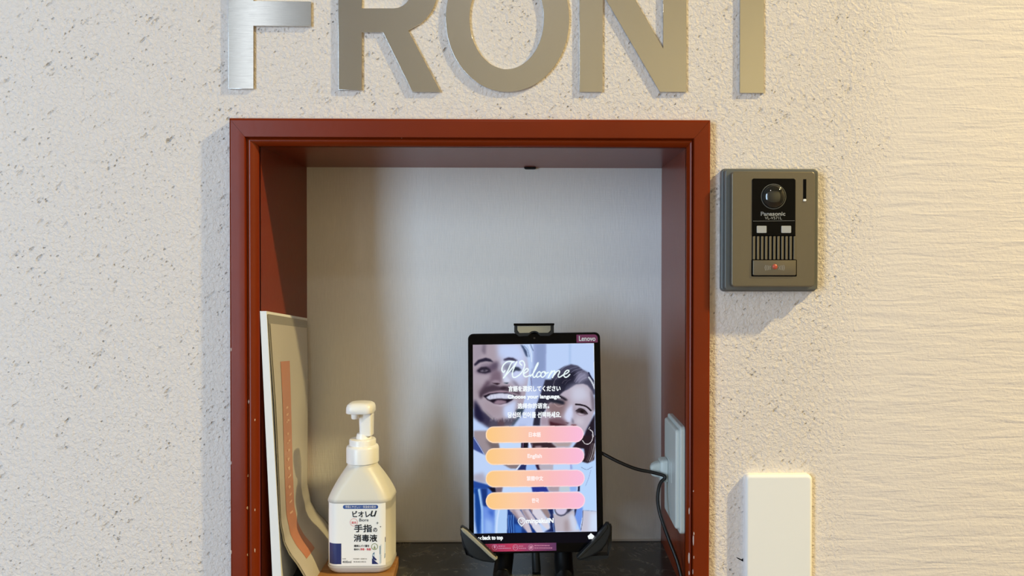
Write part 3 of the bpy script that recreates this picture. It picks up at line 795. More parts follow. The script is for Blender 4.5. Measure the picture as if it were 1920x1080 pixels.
# woman: hair, face
P_('B', [(360, 760), (500, 590), (620, 515), (760, 470), (900, 500), (1010, 585), (1130, 650), (1235, 830), (1250, 1090), (500, 1090)], (76, 76, 98), 1)
P_('D', [(240, -80), (700, -80), (620, 180), (440, 340), (300, 430), (230, 560), (150, 690), (140, 860), (-10, 860), (30, 580), (70, 420), (150, 200)], (48, 48, 66), 1)
P_('B', [(520, 720), (760, 600), (900, 640), (820, 830), (640, 930), (480, 900)], (40, 40, 58), 3)
for x0_, y0_, x1_, y1_, c in ((560, 590, 740, 480, (150, 160, 190)), (700, 600, 900, 520, (130, 136, 164)), (760, 640, 960, 560, (140, 140, 166)), (820, 700, 1010, 600, (150, 148, 174)), (830, 820, 980, 640, (150, 140, 160)), (860, 840, 1040, 680, (170, 166, 190)), (920, 850, 1080, 740, (176, 172, 194)),
                              (400, 900, 480, 740, (150, 144, 156)), (580, 860, 680, 790, (110, 104, 120)), (640, 880, 760, 780, (96, 92, 112))):
    S_('B', [(x0_, y0_), ((x0_ + x1_) / 2 - 10, (y0_ + y1_) / 2 - 14), (x1_, y1_)], 1.1, c, alpha=.6, soft=1)
P_('B', [(900, 640), (1090, 620), (1110, 760), (940, 850), (850, 820)], (160, 158, 184), 3, .7)
S_('B', [(1120, 640), (1170, 740), (1240, 830)], 2.2, (30, 36, 70)); S_('B', [(1125, 740), (1190, 840), (1240, 960)], 3, (200, 206, 220))
P_('D', [(520, 250), (600, 170), (720, 110), (860, 20), (1010, 5), (1100, 40), (1190, 160), (1235, 330), (1235, 560), (1180, 720), (1100, 880), (1030, 1010), (860, 870), (300, 870), (140, 870), (150, 690), (240, 560), (300, 430), (420, 340)], (184, 175, 190), 1)
P_('D', [(780, 70), (1040, 60), (1120, 300), (900, 380), (780, 330)], (200, 200, 218), 5)
P_('D', [(1150, 100), (1240, 300), (1245, 540), (1190, 560), (1170, 330)], (120, 112, 126), 2)
P_('D', [(280, 410), (560, 330), (720, 330), (660, 480), (600, 640), (560, 700), (300, 600)], (140, 118, 122), 4)
P_('D', [(360, 330), (430, 250), (540, 240), (640, 290), (700, 345), (640, 350), (560, 300)], (36, 34, 46), 1.2)
P_('D', [(300, 330), (480, 320), (600, 350), (640, 400), (600, 435), (480, 405), (380, 390)], (40, 42, 56), 1.6)
S_('D', [(420, 410), (500, 470), (600, 450)], 1.6, (186, 164, 164), alpha=.6, soft=1.5)
S_('D', [(860, 425), (980, 440), (1080, 475), (1165, 550)], 3.2, (38, 30, 40), soft=1)
P_('D', [(850, 560), (930, 500), (1030, 525), (1110, 620), (1060, 640), (960, 600), (880, 600)], (62, 50, 58), 1.2); S_('D', [(860, 555), (960, 510), (1050, 560), (1100, 620)], 1.4, (24, 20, 28))
S_('D', [(870, 610), (960, 655), (1040, 645)], 1.4, (148, 122, 134), alpha=.7, soft=1.2); P_('D', [(905, 600), (960, 605), (1010, 640), (950, 640)], (196, 176, 184), 1, .5)
P_('D', circle(985, 572, 40, 16, 34), (30, 22, 28), .9)
P_('D', [(690, 520), (790, 420), (805, 600), (780, 760), (700, 800), (640, 720), (640, 630)], (206, 212, 240), 2.2)
P_('D', [(635, 785), (700, 795), (730, 800), (690, 822)], (86, 66, 78), .8); P_('D', [(775, 690), (810, 750), (830, 820), (785, 800)], (104, 100, 118), 1.6)
P_('D', [(820, 430), (870, 560), (850, 640), (810, 540)], (150, 138, 152), 2.5, .8)
P_('D', [(290, 720), (440, 690), (580, 700), (680, 800), (700, 860), (300, 860)], (120, 92, 102), 2.5); P_('D', [(150, 700), (280, 690), (290, 850), (150, 850)], (166, 150, 166), 2)
P_('D', [(330, 770), (420, 800), (600, 830), (700, 850), (340, 862)], (74, 36, 46), 1.2); P_('D', [(770, 830), (880, 835), (870, 862), (760, 862)], (112, 64, 70), 1.2)
P_('D', [(870, 690), (1020, 720), (1010, 860), (840, 800)], (208, 202, 214), 4, .8)
P_('D', [(1100, 885), (1180, 740), (1245, 620), (1250, 1090), (1020, 1090), (1060, 960)], (40, 32, 46), 1.2)
P_('F', [(900, -20), (1145, -20), (1120, 430), (1000, 490), (880, 455), (945, 340), (930, 225), (720, 200), (800, 100)], (46, 34, 44), 1)
for x, c in ((1030, (120, 110, 112)), (1065, (196, 190, 190)), (1100, (170, 160, 158)), (1000, (86, 74, 80))): S_('F', [(x + 60, 130), (x + 20, 320), (x - 30, 450)], 1.6, c, alpha=.8, soft=1.2)
S_('F', [(905, 70), (945, 125), (1005, 138), (1060, 100), (1090, 30), (1085, -40)], 1.1, (236, 232, 236)); S_('D', [(1150, 940), (1200, 990), (1215, 1080)], 1.3, (232, 230, 236)); S_('D', [(1120, 930), (1140, 890)], 1.2, (206, 204, 210))
S_('B', [(1225, 40), (1232, 500), (1240, 900)], 1.0, (236, 244, 255), False); S_('Z', [(212, 283), (1182, 276)], 1.0, (232, 236, 248), False, .7)
IMG[:] = np.clip(128 + (IMG - 128) * 1.06 - 4, 0, 255)
# pill buttons
for (xa, ya, xb, yb_) in ((910.5, 800.2, 1094.5, 831.5), (910.3, 841, 1095.5, 872.5), (910.5, 882.5, 1096.5, 914), (910.8, 923.5, 1097, 955.5)):
    r = (yb_ - ya) / 2; cxp = np.clip(XX, xa + r, xb - r); cyp = (ya + yb_) / 2 - (XX - (xa + xb) / 2) * .008
    D = np.hypot(XX - cxp, YY - cyp) - r; t = np.clip((XX - xa) / (xb - xa), 0, 1)[..., None]
    ca, cb, cc, cd = (np.array(q, np.float32) for q in ((252, 202, 132), (252, 204, 166), (250, 190, 190), (250, 188, 222)))
    c = np.where(t < .3, ca + (cb - ca) * t / .3, np.where(t < .65, cb + (cc - cb) * (t - .3) / .35, cc + (cd - cc) * (t - .65) / .35))
    rim = np.clip(1 - np.abs(D + 1.0) / 1.3, 0, 1)[..., None]; c = c * (1 - .75 * rim) + np.array((255, 236, 232), np.float32) * .75 * rim
    mk = np.clip(.5 - D / .7, 0, 1)[..., None]; IMG[:] = IMG * (1 - mk) + c * mk
# the script word
for s in ([(880, 415), (800, 412), (730, 440), (675, 510), (658, 590), (690, 635), (720, 600)], [(905, 415), (850, 450), (790, 580), (715, 720), (690, 748)], [(690, 748), (790, 640), (880, 530), (960, 420)], [(960, 420), (900, 550), (868, 660), (890, 735), (950, 730), (1040, 660), (1100, 560), (1118, 470), (1085, 405), (1030, 410), (1020, 450), (1060, 490)],
          [(1095, 665), (1170, 620), (1192, 575), (1160, 560), (1115, 600), (1095, 670), (1120, 720), (1170, 722), (1230, 690)]):
    S_('A', s, 2.3, (240, 255, 255), soft=.8)
for s in ([(-60, 715), (0, 650), (60, 540), (98, 455), (80, 452), (30, 560), (-8, 670), (-4, 725), (25, 735), (70, 690)], [(138, 642), (122, 620), (84, 650), (60, 700), (80, 735), (128, 712), (155, 690)], [(215, 620), (170, 640), (150, 695), (175, 735), (225, 710), (250, 650), (220, 620), (240, 660), (300, 640)],
          [(372, 605), (340, 660), (300, 745)], [(315, 715), (380, 630), (425, 605), (430, 640), (385, 742)], [(400, 715), (470, 625), (520, 602), (530, 635), (500, 700), (520, 738), (570, 710), (600, 690)], [(600, 690), (680, 655), (722, 612), (695, 590), (645, 625), (615, 690), (645, 735), (690, 725), (735, 680)]):
    S_('B', s, 2.3, (240, 255, 255), soft=.8)
# pin logo
S_('G', [(880, 600), (835, 550), (822, 510), (850, 470), (885, 462), (925, 480), (940, 520), (920, 560), (880, 600)], 1.5, (240, 250, 255)); S_('G', [(850, 510), (870, 540), (900, 530), (905, 500), (880, 490)], 1.1, (240, 250, 255))
LINIMG = np.where(IMG / 255 <= .04045, IMG / 255 / 12.92, ((np.clip(IMG, 0, 255) / 255 + .055) / 1.055) ** 2.4)
# grid in the tablet's own plane
gx0 = (fs(888, 645)[0] + fs(887, 1001)[0]) / 2; gx1 = (fs(1114.5, 644.5)[0] + fs(1118.5, 997)[0]) / 2
gy1 = (fs(888, 645.5)[1] + fs(1114, 644.5)[1]) / 2; gy0 = (fs(887, 1000)[1] + fs(1118.5, 997)[1]) / 2
NXg, NYg = 300, 460
U, V = np.meshgrid(np.linspace(0, 1, NXg), np.linspace(0, 1, NYg))
co = np.stack([gx0 + U * (gx1 - gx0), gy0 + V * (gy1 - gy0), np.full_like(U, .0003)], -1).reshape(-1, 3)
qpx = []
for (u, v) in ((0, 1), (1, 1), (0, 0), (1, 0)):     # where the corners of the grid read the painting
    wv = M @ Vector((gx0 + u * (gx1 - gx0), gy0 + v * (gy1 - gy0), .0003)) - EYE
    qpx.append((CX + F * wv.dot(_r) / wv.dot(_fw), CY - F * wv.dot(_u) / wv.dot(_fw)))
tl, tr, bl, br = [np.array(q) for q in qpx]
u_, v_ = U[..., None], V[..., None]
pp = (tl * (1 - u_) + tr * u_) * v_ + (bl * (1 - u_) + br * u_) * (1 - v_)
ix = np.clip(((pp[..., 0] - S0[0]) * SS).astype(int), 0, PW - 1); iy = np.clip(((pp[..., 1] - S0[1]) * SS).astype(int), 0, PH - 1)
colr = np.concatenate([LINIMG[iy, ix], np.ones((NYg, NXg, 1))], -1).reshape(-1, 4).astype(np.float32)
me = bpy.data.meshes.new('screen_picture'); me.vertices.add(NXg * NYg); me.vertices.foreach_set('co', co.ravel().astype(np.float32))
ii = (np.arange(NYg - 1)[:, None] * NXg + np.arange(NXg - 1)[None]).ravel()
quads = np.stack([ii, ii + 1, ii + 1 + NXg, ii + NXg], -1).astype(np.int32)
me.loops.add(quads.size); me.loops.foreach_set('vertex_index', quads.ravel()); me.polygons.add(len(quads))
me.polygons.foreach_set('loop_start', np.arange(0, quads.size, 4, dtype=np.int32)); me.update(calc_edges=True); me.validate()
ca_ = me.color_attributes.new('picture', 'FLOAT_COLOR', 'POINT'); ca_.data.foreach_set('color', colr.ravel())
PIC = mat('lit_screen_picture', (4, 4, 4), .15, spec=.12, es=1.0); t = NT(PIC)
va = t.n('ShaderNodeVertexColor', layer_name='picture'); t.l(va.outputs[0], t.b.inputs['Emission Color']); t.b.inputs['Emission Strength'].default_value = 1.0
me.materials.append(PIC)
scr = bpy.data.objects.new('screen_picture', me); COL.objects.link(scr); scr.parent = tb
scr['label'] = 'lit photo of a laughing bearded man and a smiling dark-haired woman'
# strip of dark screen under the picture
a, b = fs(887, 1001), fs(1118.5, 1017)
m = MB(); flat_poly(m, [(gx0, gy0), (gx1, gy0), (gx1, b[1]), (gx0, b[1])], .0003); m.build('screen_bar', SCREENBLACK, tb)
zt = .0005; fx = on_plane(M, zt)
m = MB()
put_text(m, '言語を選択してください', (953, 723.5, 1051, 734.5), fx, zt, 0.06, rise=.8)
put_text(m, 'Choose your language.', (952, 740, 1051, 750), fx, zt, 0.08, rise=.8)
put_text(m, '选择你的语言。', (970.5, 756, 1030, 766.5), fx, zt, 0.06, rise=.6)
put_text(m, '당신의 언어를 선택하세요.', (952, 772.5, 1052, 784), fx, zt, 0.06, rise=.8)
put_text(m, 'minpakuIN', (986.5, 972, 1038, 984), fx, zt, 0.08, rise=.8)
put_text(m, '<<', (895, 1007, 903, 1012), fx, zt, .10); put_text(m, 'back to top', (904.5, 1004.5, 943, 1014.5), fx, zt, 0.08, rise=.6)
flat_poly(m, [fx(1101.8, 1005.2), fx(1108, 999.6), fx(1114.2, 1004.8), fx(1112.3, 1010.6), fx(1103.8, 1010.8)], zt)
o = m.build('screen_lettering', SCREENWHITE, tb); o['kind'] = 'stuff'
m = MB()
put_text(m, '日本語', (991.5, 810, 1014, 819.5), fx, zt, .07); put_text(m, 'English', (989, 851, 1016, 861), fx, zt, .07)
put_text(m, '繁體中文', (987.5, 892.5, 1018.5, 901.5), fx, zt, .07); put_text(m, '한국', (997, 934, 1010.5, 943), fx, zt, .07)
m.build('button_lettering', SCREENWARM, tb)
# stickers on the bezel
fk = on_plane(M, .0004)
m = MB(); flat_poly(m, rrect(*fk(1081, 642.5), *fk(1120.5, 627), [.0004, .0004, .004, .0004], 5), .0005); st1 = m.build('maker_sticker', STICKER, tb)
m = MB(); put_text(m, 'Lenovo', (1085.5, 630, 1116.5, 639.5), on_plane(M, .0007), .0007, .05); m.build('lettering', WHITEINK, st1)
m = MB(); NS = 24; tcol = []
xa, ya = fk(888, 1035); xb, yb_ = fk(1043, 1017.5)
for k in range(NS + 1):
    x = xa + (xb - xa) * k / NS; m.v += [(x, ya, .0006), (x, yb_, .0006)]
    if k: o_ = 2 * k - 2; m.f.append([o_, o_ + 2, o_ + 3, o_ + 1])
BAN = mat('banner_sticker_print', (150, 60, 110), .35); t = NT(BAN)
gr = t.n('ShaderNodeTexCoord'); sp = t.n('ShaderNodeSeparateXYZ'); t.l(gr.outputs['Generated'], sp.inputs[0])
t.l(t.ramp(sp.outputs['X'], [(0, lin((120, 50, 96))), (.3, lin((186, 52, 104))), (.48, lin((206, 58, 104))), (.68, lin((160, 70, 124))), (1, lin((100, 54, 108)))]), t.b.inputs['Base Color'])
st2 = m.build('feature_sticker', BAN, tb)
m = MB(); fk2 = on_plane(M, .0008)
for cxp in (927.5, 966.5, 995.5):
    flat_stroke(m, [fk2(*q) for q in circle(cxp, 1026.5, 4.9, 20)], .0005, .0008, True)
flat_poly(m, [fk2(*q) for q in circle(927.5, 1025.5, 1.8, 10, 3)], .0008)
flat_stroke(m, [fk2(962.8, 1028.5), fk2(964.5, 1024.5), fk2(966.5, 1028), fk2(968.5, 1024.5), fk2(970.2, 1028.5)], .0007, .0008)
flat_poly(m, [fk2(992.5, 1024.5), fk2(998.5, 1023.5), fk2(998.5, 1028.5), fk2(992.5, 1029.5)], .0008)
for x0_, x1_, y in ((934.5, 948, 1024), (934.5, 958, 1028), (973, 981, 1024), (973, 987.5, 1028), (1002, 1031, 1023), (1002, 1036, 1027.5), (911, 914, 1024.5), (911, 919, 1028.5)):
    x = x0_
    while x < x1_ - 1:
        wd = min(random.uniform(1.6, 3.6), x1_ - x); flat_poly(m, [fk2(x, y - .8), fk2(x + wd, y - .8), fk2(x + wd, y + .8), fk2(x, y + .8)], .0008); x += wd + .7
m.build('print', mat('sticker_pale_print', (222, 150, 190), .5), st2)

# ------------------------------------------------------------------ tablet stand (local frame shares the tablet's tilt)
sd = empty('tablet_stand', tuple(tb.location)); sd.rotation_euler = tb.rotation_euler
tag(sd, 'black tablet stand with two corner claws and a top clamp', 'stand')
zb = -.0095
cxm = (TX0 + TX1) / 2
MB().prism(rrect(cxm - .018, TY0 + .03, cxm + .018, TY1 + .004, .004, 4), zb - .006, zb, .001).build('back_spine', BLACK, sd, 40)
# top clamp
cl = MB().prism([on_plane(M, .006)(*q) for q in ((964, 608), (964, 623), (973, 631), (990, 630), (996, 625), (1002, 623), (1008, 625), (1013, 630), (1030, 630), (1038.5, 624), (1038.5, 608))], .0009, .006, .0008).build('top_clamp', CLAW, sd)
MB().prism([on_plane(M, -.004)(*q) for q in ((965, 609), (965, 623.5), (1037.5, 623), (1037.5, 609))], zb - .005, .0009).build('clamp_bracket', CLAW, cl)
fc = on_plane(M, .0064)
MB().prism([fc(*q) for q in ((970, 611), (970, 619), (974, 624.5), (992, 624.2), (997, 621), (1002, 620.4), (1006, 621), (1011, 624.2), (1028, 624), (1032.5, 619), (1032.5, 610.5))], .0055, .0068, .0003).build('clamp_face', LITRIM, cl)  # front of the clamp in the painted lamp-sheen tone
MB().prism([fc(*q) for q in ((964, 607.2), (1038.5, 606.8), (1038.5, 609.2), (964, 609.8))], zb - .003, .0075, .0002).build('clamp_lip', BLACKGLOSS, cl)
# claws gripping the lower corners
for side in (-1, 1):
    fg = on_plane(M, .008)
    if side < 0:
        out = [(863, 988), (866, 987), (874, 992), (886, 1003), (905, 1021), (922, 1037), (932, 1047), (931, 1052), (925, 1056), (910, 1054), (893, 1049), (879, 1040), (869, 1022), (863, 1003)]
        rim_ = [(863.5, 992), (867.5, 990), (876, 996), (890, 1009), (908, 1026), (924, 1041), (932.5, 1048), (928, 1051.5), (917, 1043), (899, 1026), (880, 1009), (868, 998)]
    else:
        out = [(1137, 981), (1142, 981), (1146, 988), (1146, 1000), (1138, 1020), (1127, 1033), (1114, 1041), (1100, 1047), (1088, 1051), (1082, 1049), (1081, 1044), (1096, 1030), (1112, 1014), (1126, 996)]
        rim_ = [(1134, 986), (1138, 984), (1140, 990), (1128, 1006), (1112, 1023), (1097, 1037), (1086, 1047), (1081, 1046), (1096, 1030), (1112, 1014), (1124, 999)]
    c = MB().prism([fg(*q) for q in out][::-1], .0009, .0085, .0022).build('corner_claw', CLAW, sd, 50)
    wall_ = [(863, 992), (872, 996), (874, 1039.5), (892, 1040.5), (925, 1041), (925, 1054), (905, 1052), (890, 1047), (877, 1039), (867, 1021)] if side < 0 else [(1147, 986), (1141, 990), (1140.5, 1041), (1090, 1042.5), (1084, 1050), (1104, 1051), (1124, 1049), (1140, 1046), (1147, 1018)]
    MB().prism([on_plane(M, 0)(*q) for q in wall_][::(-1 if side > 0 else 1)], zb - .002, .0012).build('claw_root', CLAW, c, 50)
    MB().prism([on_plane(M, .0095)(*q) for q in rim_][::-1], .0015, .0098, .0008).build('claw_rim', LITRIM if side < 0 else CLAW, c, 50)  # left rim painted as catching the lamp, right one left dark
    A = Vector((cxm + side * .016, TY0 + .04, zb - .0068)); Bq = Vector((cxm + side * .068, TY0 + .004, zb - .0068))
    MB().tube([A, A.lerp(Bq, .5) + Vector((0, -.002, 0)), Bq], .0055, 8).build('claw_arm', BLACK, sd, 50)
# legs and centre post come down to the shelf and run forward
IM = M.inverted()
def Lc(px, py, y): return IM @ at_y(px, py, y)
for xs in ((946, 941), (1056, 1059)):
    top = Lc(xs[0] + 2, 1000, .074); mid = Lc(xs[0], 1042, .068); low = Lc(xs[1], 1082, .052)
    ft_ = IM @ Vector((at_y(xs[1], 1090, .03).x, .030, NB + .0062)); toe = IM @ Vector((at_y(xs[1], 1100, .004).x, .006, NB + .0062))
    path = catmull([top, mid, low, ft_, toe], 5)
    lp = []
    for i, p in enumerate(path):
        lp.append(p)
    m = MB(); m.tube(lp, [.0105] * 10 + [max(.006, .0105 - .0006 * k) for k in range(len(lp) - 10)], 12); m.build('leg', BLACK, sd, 60)
m = MB(); a, b = Lc(1003, 1010, .064), IM @ Vector((at_y(1006, 1075, .06).x, .060, NB + .001)); m.tube([a, b], [.0042, .0050], 10); m.build('centre_post', CLAW, sd, 60)
m = MB(); a, b = Lc(1003, 1000, .066), Lc(1003, 1024, .066); m.box((cxm - .052, a.y - .012, zb - .012), (cxm + .052, a.y + .008, zb - .004)); m.build('cross_bar', BLACK, sd)

# ------------------------------------------------------------------ wooden tray and sanitiser bottle
TZ = NB + .010
tr0, tr1 = at_z(748, 1042, TZ), at_z(738, 1080, TZ); trl = at_z(597, 1075, TZ)
m = MB()
ol = [(trl.x + .001, -.002), (tr1.x + .002, -.002), (tr0.x, tr0.y), (trl.x - .001, tr0.y)]
m.prism(ol, NB, TZ, .0012)
tag(m.build('wooden_tray', WOOD, None, 40), 'small tan wooden block under the sanitiser bottle', 'tray')

BX, BY = -.1985, .056          # bottle axis
bt = empty('sanitizer_bottle', (BX, BY, TZ)); tag(bt, 'white pump bottle of hand sanitiser with blue and white label', 'bottle')
HW, HD = .0352, .0245
zz = lambda py, y=BY: at_y(670, py, y).z - TZ
def sect(hw, hd, r, z, dx=0.0): return [(x + dx, y, z) for x, y in rrect(-hw, -hd, hw, hd, min(r, hw, hd) * .999, 7)]
zsh = zz(930); znk = zz(872)
L = [sect(HW - .007, HD - .006, .014, 0), sect(HW - .0028, HD - .0025, .013, .0012), sect(HW - .0008, HD - .0008, .013, .004), sect(HW, HD, .0125, .009)]
zl0, zl1 = zz(1062, BY - HD), zz(946, BY - HD)
L += [sect(HW, HD, .0125, zl0 - .002), sect(HW - .0006, HD - .0006, .0122, zl0 - .0005), sect(HW - .0006, HD - .0006, .0122, zl1 + .0005), sect(HW, HD, .0125, zl1 + .002), sect(HW, HD, .0125, zsh)]
for q in (.03, .07, .13, .22, .34, .47, .60, .73, .86, .95, 1.0):
    e = q ** 1.32; L.append(sect(HW + (.0172 - HW) * e, HD + (.0168 - HD) * e, .0125 + (.0166 - .0125) * q, zsh + (znk - zsh) * q))
L += [sect(.0166, .0166, .0166, znk + .0015), sect(.0160, .0160, .016, zz(864))]
MB().loft(L).build('bottle_body', BOTTLE, bt, 50)
def lathe(mb, prof_, cx=0, cy=0, n=32):
    mb.loft([[(cx + r * math.cos(2 * PI * k / n), cy + r * math.sin(2 * PI * k / n), z) for k in range(n)] for r, z in prof_]); return mb
mpx = .856 / F
m = MB(); z0, z1 = zz(866), zz(833)
lathe(m, [(.0168, z0), (.0178, z0 + .0008), (.0178, z1 - .0035), (.0170, z1 - .0012), (.0150, z1)]); col = m.build('screw_collar', WHITEPL, bt, 40)
m = MB(); lathe(m, [(.0146, z1 - .0005), (.0146, zz(823) - .0006), (.0138, zz(822)), (.0095, zz(821.5))]); m.build('collar_ring', WHITEPL, bt, 40)
m = MB(); lathe(m, [(.0085, zz(823)), (.0080, zz(817)), (.0072, zz(812)), (.0050, zz(811))], .0012); m.build('pump_base', WHITEPL, bt, 40)
ph = MB(); ph.loft([[(x + dx, y, z) for x, y in rrect(-.0075 + i, -.0075 + i, .0075 - i, .0075 - i, .003, 4)] for z, i, dx in ((zz(815), .0005, .0045), (zz(800), .0004, .0045), (zz(776), 0, .0042), (zz(766), 0, .004))])
head = ph.build('pump_stem', WHITEPL, bt, 40)
ph = MB(); zt0, zt1 = zz(771.5), zz(751.5)
ph.loft([[(x - .0006, y - .003, z) for x, y in rrect(-.0148 + i, -.016 + i, .0148 - i, .012 - i, .007, 6)] for z, i in ((zt0, .0006), (zt0 + .0008, 0), (zt1 - .0055, .0002), (zt1 - .0025, .0012), (zt1 - .0008, .0032), (zt1, .0060))])
ph.build('pump_head', WHITEPL, bt, 50)
ph = MB(); lathe(ph, [(.0034, zz(781.5)), (.0040, zz(780)), (.0044, zz(771)), (.0044, zz(768))], -.0056, -.012, 16); ph.build('nozzle', WHITEPL, bt, 50)
ph = MB(); ph.box((-.0080, -.0105, zz(776)), (-.0010, .004, zz(770))); ph.build('nozzle_channel', WHITEPL, bt)

# label on the flat front
lb = empty('label_frame', (0, -HD + .0006, 0), (PI / 2, 0, 0)); lb.parent = bt
bpy.context.view_layer.update()
LM = Matrix.LocRotScale(bt.location, None, None) @ frame_matrix(lb)
bpy.data.objects.remove(lb)
fl = on_plane(LM, .0006)
RB = .0122


def drop(x):                   # how far the rounded body corner falls back behind the flat front
    e = abs(x) - (HW - .0006 - RB)
    return 0.0 if e <= 0 else RB - math.sqrt(max(0.0, RB * RB - min(e, RB) ** 2))


def strip(mb, xa, xb, ya, yb, z, n=26):
    o = len(mb.v)
    for k in range(n + 1):
        x = xa + (xb - xa) * k / n; mb.v += [(x, ya, z), (x, yb, z)]
        if k: i = o + 2 * k - 2; mb.f.append([i, i + 2, i + 3, i + 1])


lroot = MB(); a, b = fl(611, 944.5), fl(724, 1061)
strip(lroot, -HW + .0030, HW - .0052, b[1], a[1], .0004)
lroot.v = [(x, y, z - drop(x)) for x, y, z in lroot.v]
LOFF = Vector((0, -HD + .0006, 0))
lab = lroot.build('label', LABEL, bt, 60, LOFF, (PI / 2, 0, 0))
def lmesh(name, material): 
    return lambda mb: mb.build(name, material, lab)
zA, zB = .00047, .00055
fl = on_plane(LM, zA)
px_ = lambda x, y: (590 + x / 6, 900 + y / 6)
G_ = lambda pts: [fl(*px_(*q)) for q in pts]
m = MB(); flat_poly(m, rrect(*fl(*px_(318, 326)), *fl(*px_(714, 280)), .0020, 5), zA); m.build('blue_band', BLUE, lab)
m = MB(); put_text(m, '手肌にやさしい・保湿成分配合', (*px_(345, 288), *px_(690, 316)), fl, zB, .01); m.build('band_lettering', WHITEINK, lab)
m = MB()
put_text(m, 'ビオレ', (*px_(425, 348), *px_(625, 418)), fl, zB, 0.05, slant=-.12)
put_text(m, 'u', (*px_(630, 345), *px_(690, 412)), fl, zB, 0.04, slant=.3)
put_text(m, 'Biore', (*px_(502, 432), *px_(606, 466)), fl, zB, .005)
put_text(m, '手指', (*px_(445, 500), *px_(645, 588)), fl, zB, .05); put_text(m, 'の', (*px_(658, 538), *px_(704, 585)), fl, zB, .05)
put_text(m, '消毒液', (*px_(440, 612), *px_(704, 694)), fl, zB, .05)
put_text(m, '確実にバイ菌を', (*px_(443, 728), *px_(615, 754)), fl, zB, .05); put_text(m, '根本から', (*px_(443, 768), *px_(505, 792)), fl, zB, .05)
put_text(m, '400ml', (*px_(312, 908), *px_(412, 934)), fl, zB, .01)
put_text(m, '手指消毒剤・医薬部外品', (*px_(432, 880), *px_(588, 894)), fl, zB); put_text(m, '有効成分配合', (*px_(436, 912), *px_(580, 928)), fl, zB); put_text(m, '内容量', (*px_(312, 880), *px_(352, 892)), fl, zB)
for cxp, cyp, q in ((706, 484, 18), (740, 526, 12)):
    flat_poly(m, [fl(*px_(cxp + (q if k % 2 == 0 else q * .25) * math.sin(PI / 4 * k), cyp - (q if k % 2 == 0 else q * .25) * math.cos(PI / 4 * k))) for k in range(8)], zB)
m.build('lettering', INK, lab)
m = MB(); put_text(m, '消毒・除菌', (*px_(512, 766), *px_(632, 792)), fl, zB, .05); flat_stroke(m, [fl(*px_(*q)) for q in circle(441, 476, 42, 26)], .0003, zB, True); put_text(m, '薬用', (*px_(414, 466), *px_(468, 494)), fl, zB, .01); o = m.build('pink_lettering', PINKINK, lab); o['kind'] = 'stuff'
m = MB(); flat_stroke(m, [fl(*px_(*q)) for q in circle(674, 750, 34, 22)], .0007, zB, True); flat_poly(m, G_([(660, 775), (674, 732), (688, 775)]), zB); m.build('green_mark', GREENINK, lab)
m = MB(); strip(m, -HW + .0036, fl(*px_(300, 900))[0], fl(*px_(200, 948))[1], fl(*px_(200, 715))[1], zA, 12); m.build('navy_patch', NAVY, lab)
m = MB(); flat_poly(m, G_([(740, 728), (792, 645), (792, 705)]), zA); flat_poly(m, G_([(645, 945), (645, 880), (690, 920), (720, 945)]), zB); flat_poly(m, G_([(650, 845), (700, 895), (690, 905), (655, 890)]), zB); m.build('navy_corner', NAVY, lab)
m = MB(); flat_poly(m, G_([(645, 838), (740, 735), (740, 838)]), zA); flat_poly(m, G_([(742, 840), (790, 832), (788, 880), (742, 940)]), zA); m.build('teal_corner', TEAL, lab)
m = MB(); flat_poly(m, G_([(645, 842), (738, 840), (738, 944), (645, 944)]), zA); flat_poly(m, G_([(744, 730), (790, 708), (788, 828), (744, 836)]), zA); m.build('pale_corner', PALEBLUE, lab)

for o in lab.children:         # the print follows the rounded corners of the body
    for v in o.data.vertices: v.co.z -= drop(v.co.x)

# ------------------------------------------------------------------ white board against the niche's left board, and the poster on it
BT, BB = -.0435 + ZC, NB
Lf = lambda u, z: (-.2907 + .013 * (BT - z) / (BT - BB)) * (1 - u) + (-.2908) * u        # back of the board at depth share u
TH = lambda u, z: (.0066 + .0030 * (BT - z) / (BT - BB)) * (1 - u) + .0042 * u
YB = .143
ZTOP = lambda u: BT + u * (-.0603 + .0435)
m = MB(); rows = []
for k in range(7):
    q = k / 6; ring = []
    for u, side in ((0, 0), (0, 1), (1, 1), (1, 0)):
        z = ZTOP(u) + (BB - ZTOP(u)) * q; ring.append((Lf(u, z) + side * TH(u, z), .0005 - .0040 * (1 - u) + u * YB, z))
    rows.append(ring)
m.loft(rows[::-1])
tag(m.build('display_board', BOARD), 'white foam board leaning against the inner side of the niche', 'board')
zk = [(-.06, .0), (-.20, .0), (-.262, .0), (-.285, .0035), (-.2985, .0115), (-.3085, .0215), (-.322, .0315), (-.335, .0385), (-.3427, .0420)]


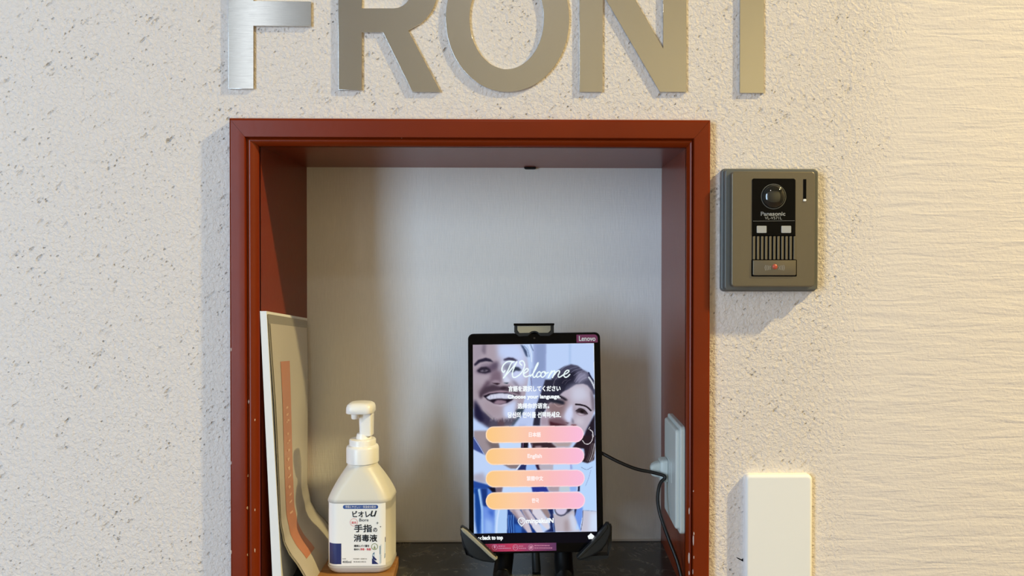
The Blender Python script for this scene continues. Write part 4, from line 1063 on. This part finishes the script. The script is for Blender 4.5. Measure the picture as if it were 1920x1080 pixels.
def curl(z):
    z -= ZC
    for (z0, c0), (z1, c1) in zip(zk[:-1], zk[1:]):
        if z >= z1: 
            t_ = min(1, max(0, (z0 - z) / (z0 - z1))); t_ = t_ * t_ * (3 - 2 * t_) if c0 == 0 else t_
            return c0 + (c1 - c0) * t_
    return zk[-1][1]


def sheet(u, v, off=0.0):
    ztop = ZTOP(u) - .003; z = ztop + (NB + .0006 - ztop) * v
    c = curl(z) * (.72 + .28 * u)
    c += .0016 * math.sin(PI * u) * math.exp(-((v - .25) / .3) ** 2) + .0007 * (1 + math.sin(2.4 * PI * u + 5 * v)) * min(1, max(0, v) * 3)
    return (Lf(u, z) + TH(u, z) + .0010 + c + off, -.0022 + u * (YB + .001), z)


def sheet_patch(mb, u0, u1, v0, v1, off, nu=14, nv=60, thick=0.0):
    o = len(mb.v)
    for j in range(nv + 1):
        for i in range(nu + 1): mb.v.append(sheet(u0 + (u1 - u0) * i / nu, v0 + (v1 - v0) * j / nv, off))
    for j in range(nv):
        for i in range(nu):
            a = o + j * (nu + 1) + i; mb.f.append([a, a + 1, a + 2 + nu, a + 1 + nu])


ps = empty('laminated_poster', (NL + .02, .07, NB)); tag(ps, 'glossy laminated poster with orange stripe, curling away from the white board', 'poster')
def local(mb, name, material):
    mb.v = [(x - ps.location.x, y - ps.location.y, z - ps.location.z) for x, y, z in mb.v]; return mb.build(name, material, ps, 80)
m = MB(); sheet_patch(m, 0, 1, 0, 1, -.0003); local(m, 'laminate_film', FILM)
m = MB(); sheet_patch(m, .03, .965, .033, .985, .0002); pap = local(m, 'printed_paper', POSTER)
m = MB(); sheet_patch(m, .19, .42, .17, .90, .0005, 6, 50); local(m, 'orange_stripe', STRIPE)
m = MB()
for v0 in (.34, .365, .39, .44, .47, .50, .535, .57, .60, .64, .67, .70, .735):
    for k in range(3):
        u0 = .27 + .05 * random.random(); va_ = v0 + .008 * random.random(); sheet_patch(m, u0, u0 + .03 + .02 * random.random(), va_, va_ + .006, .0008, 1, 1)
o = local(m, 'pale_print_marks', STRIPEMARK)
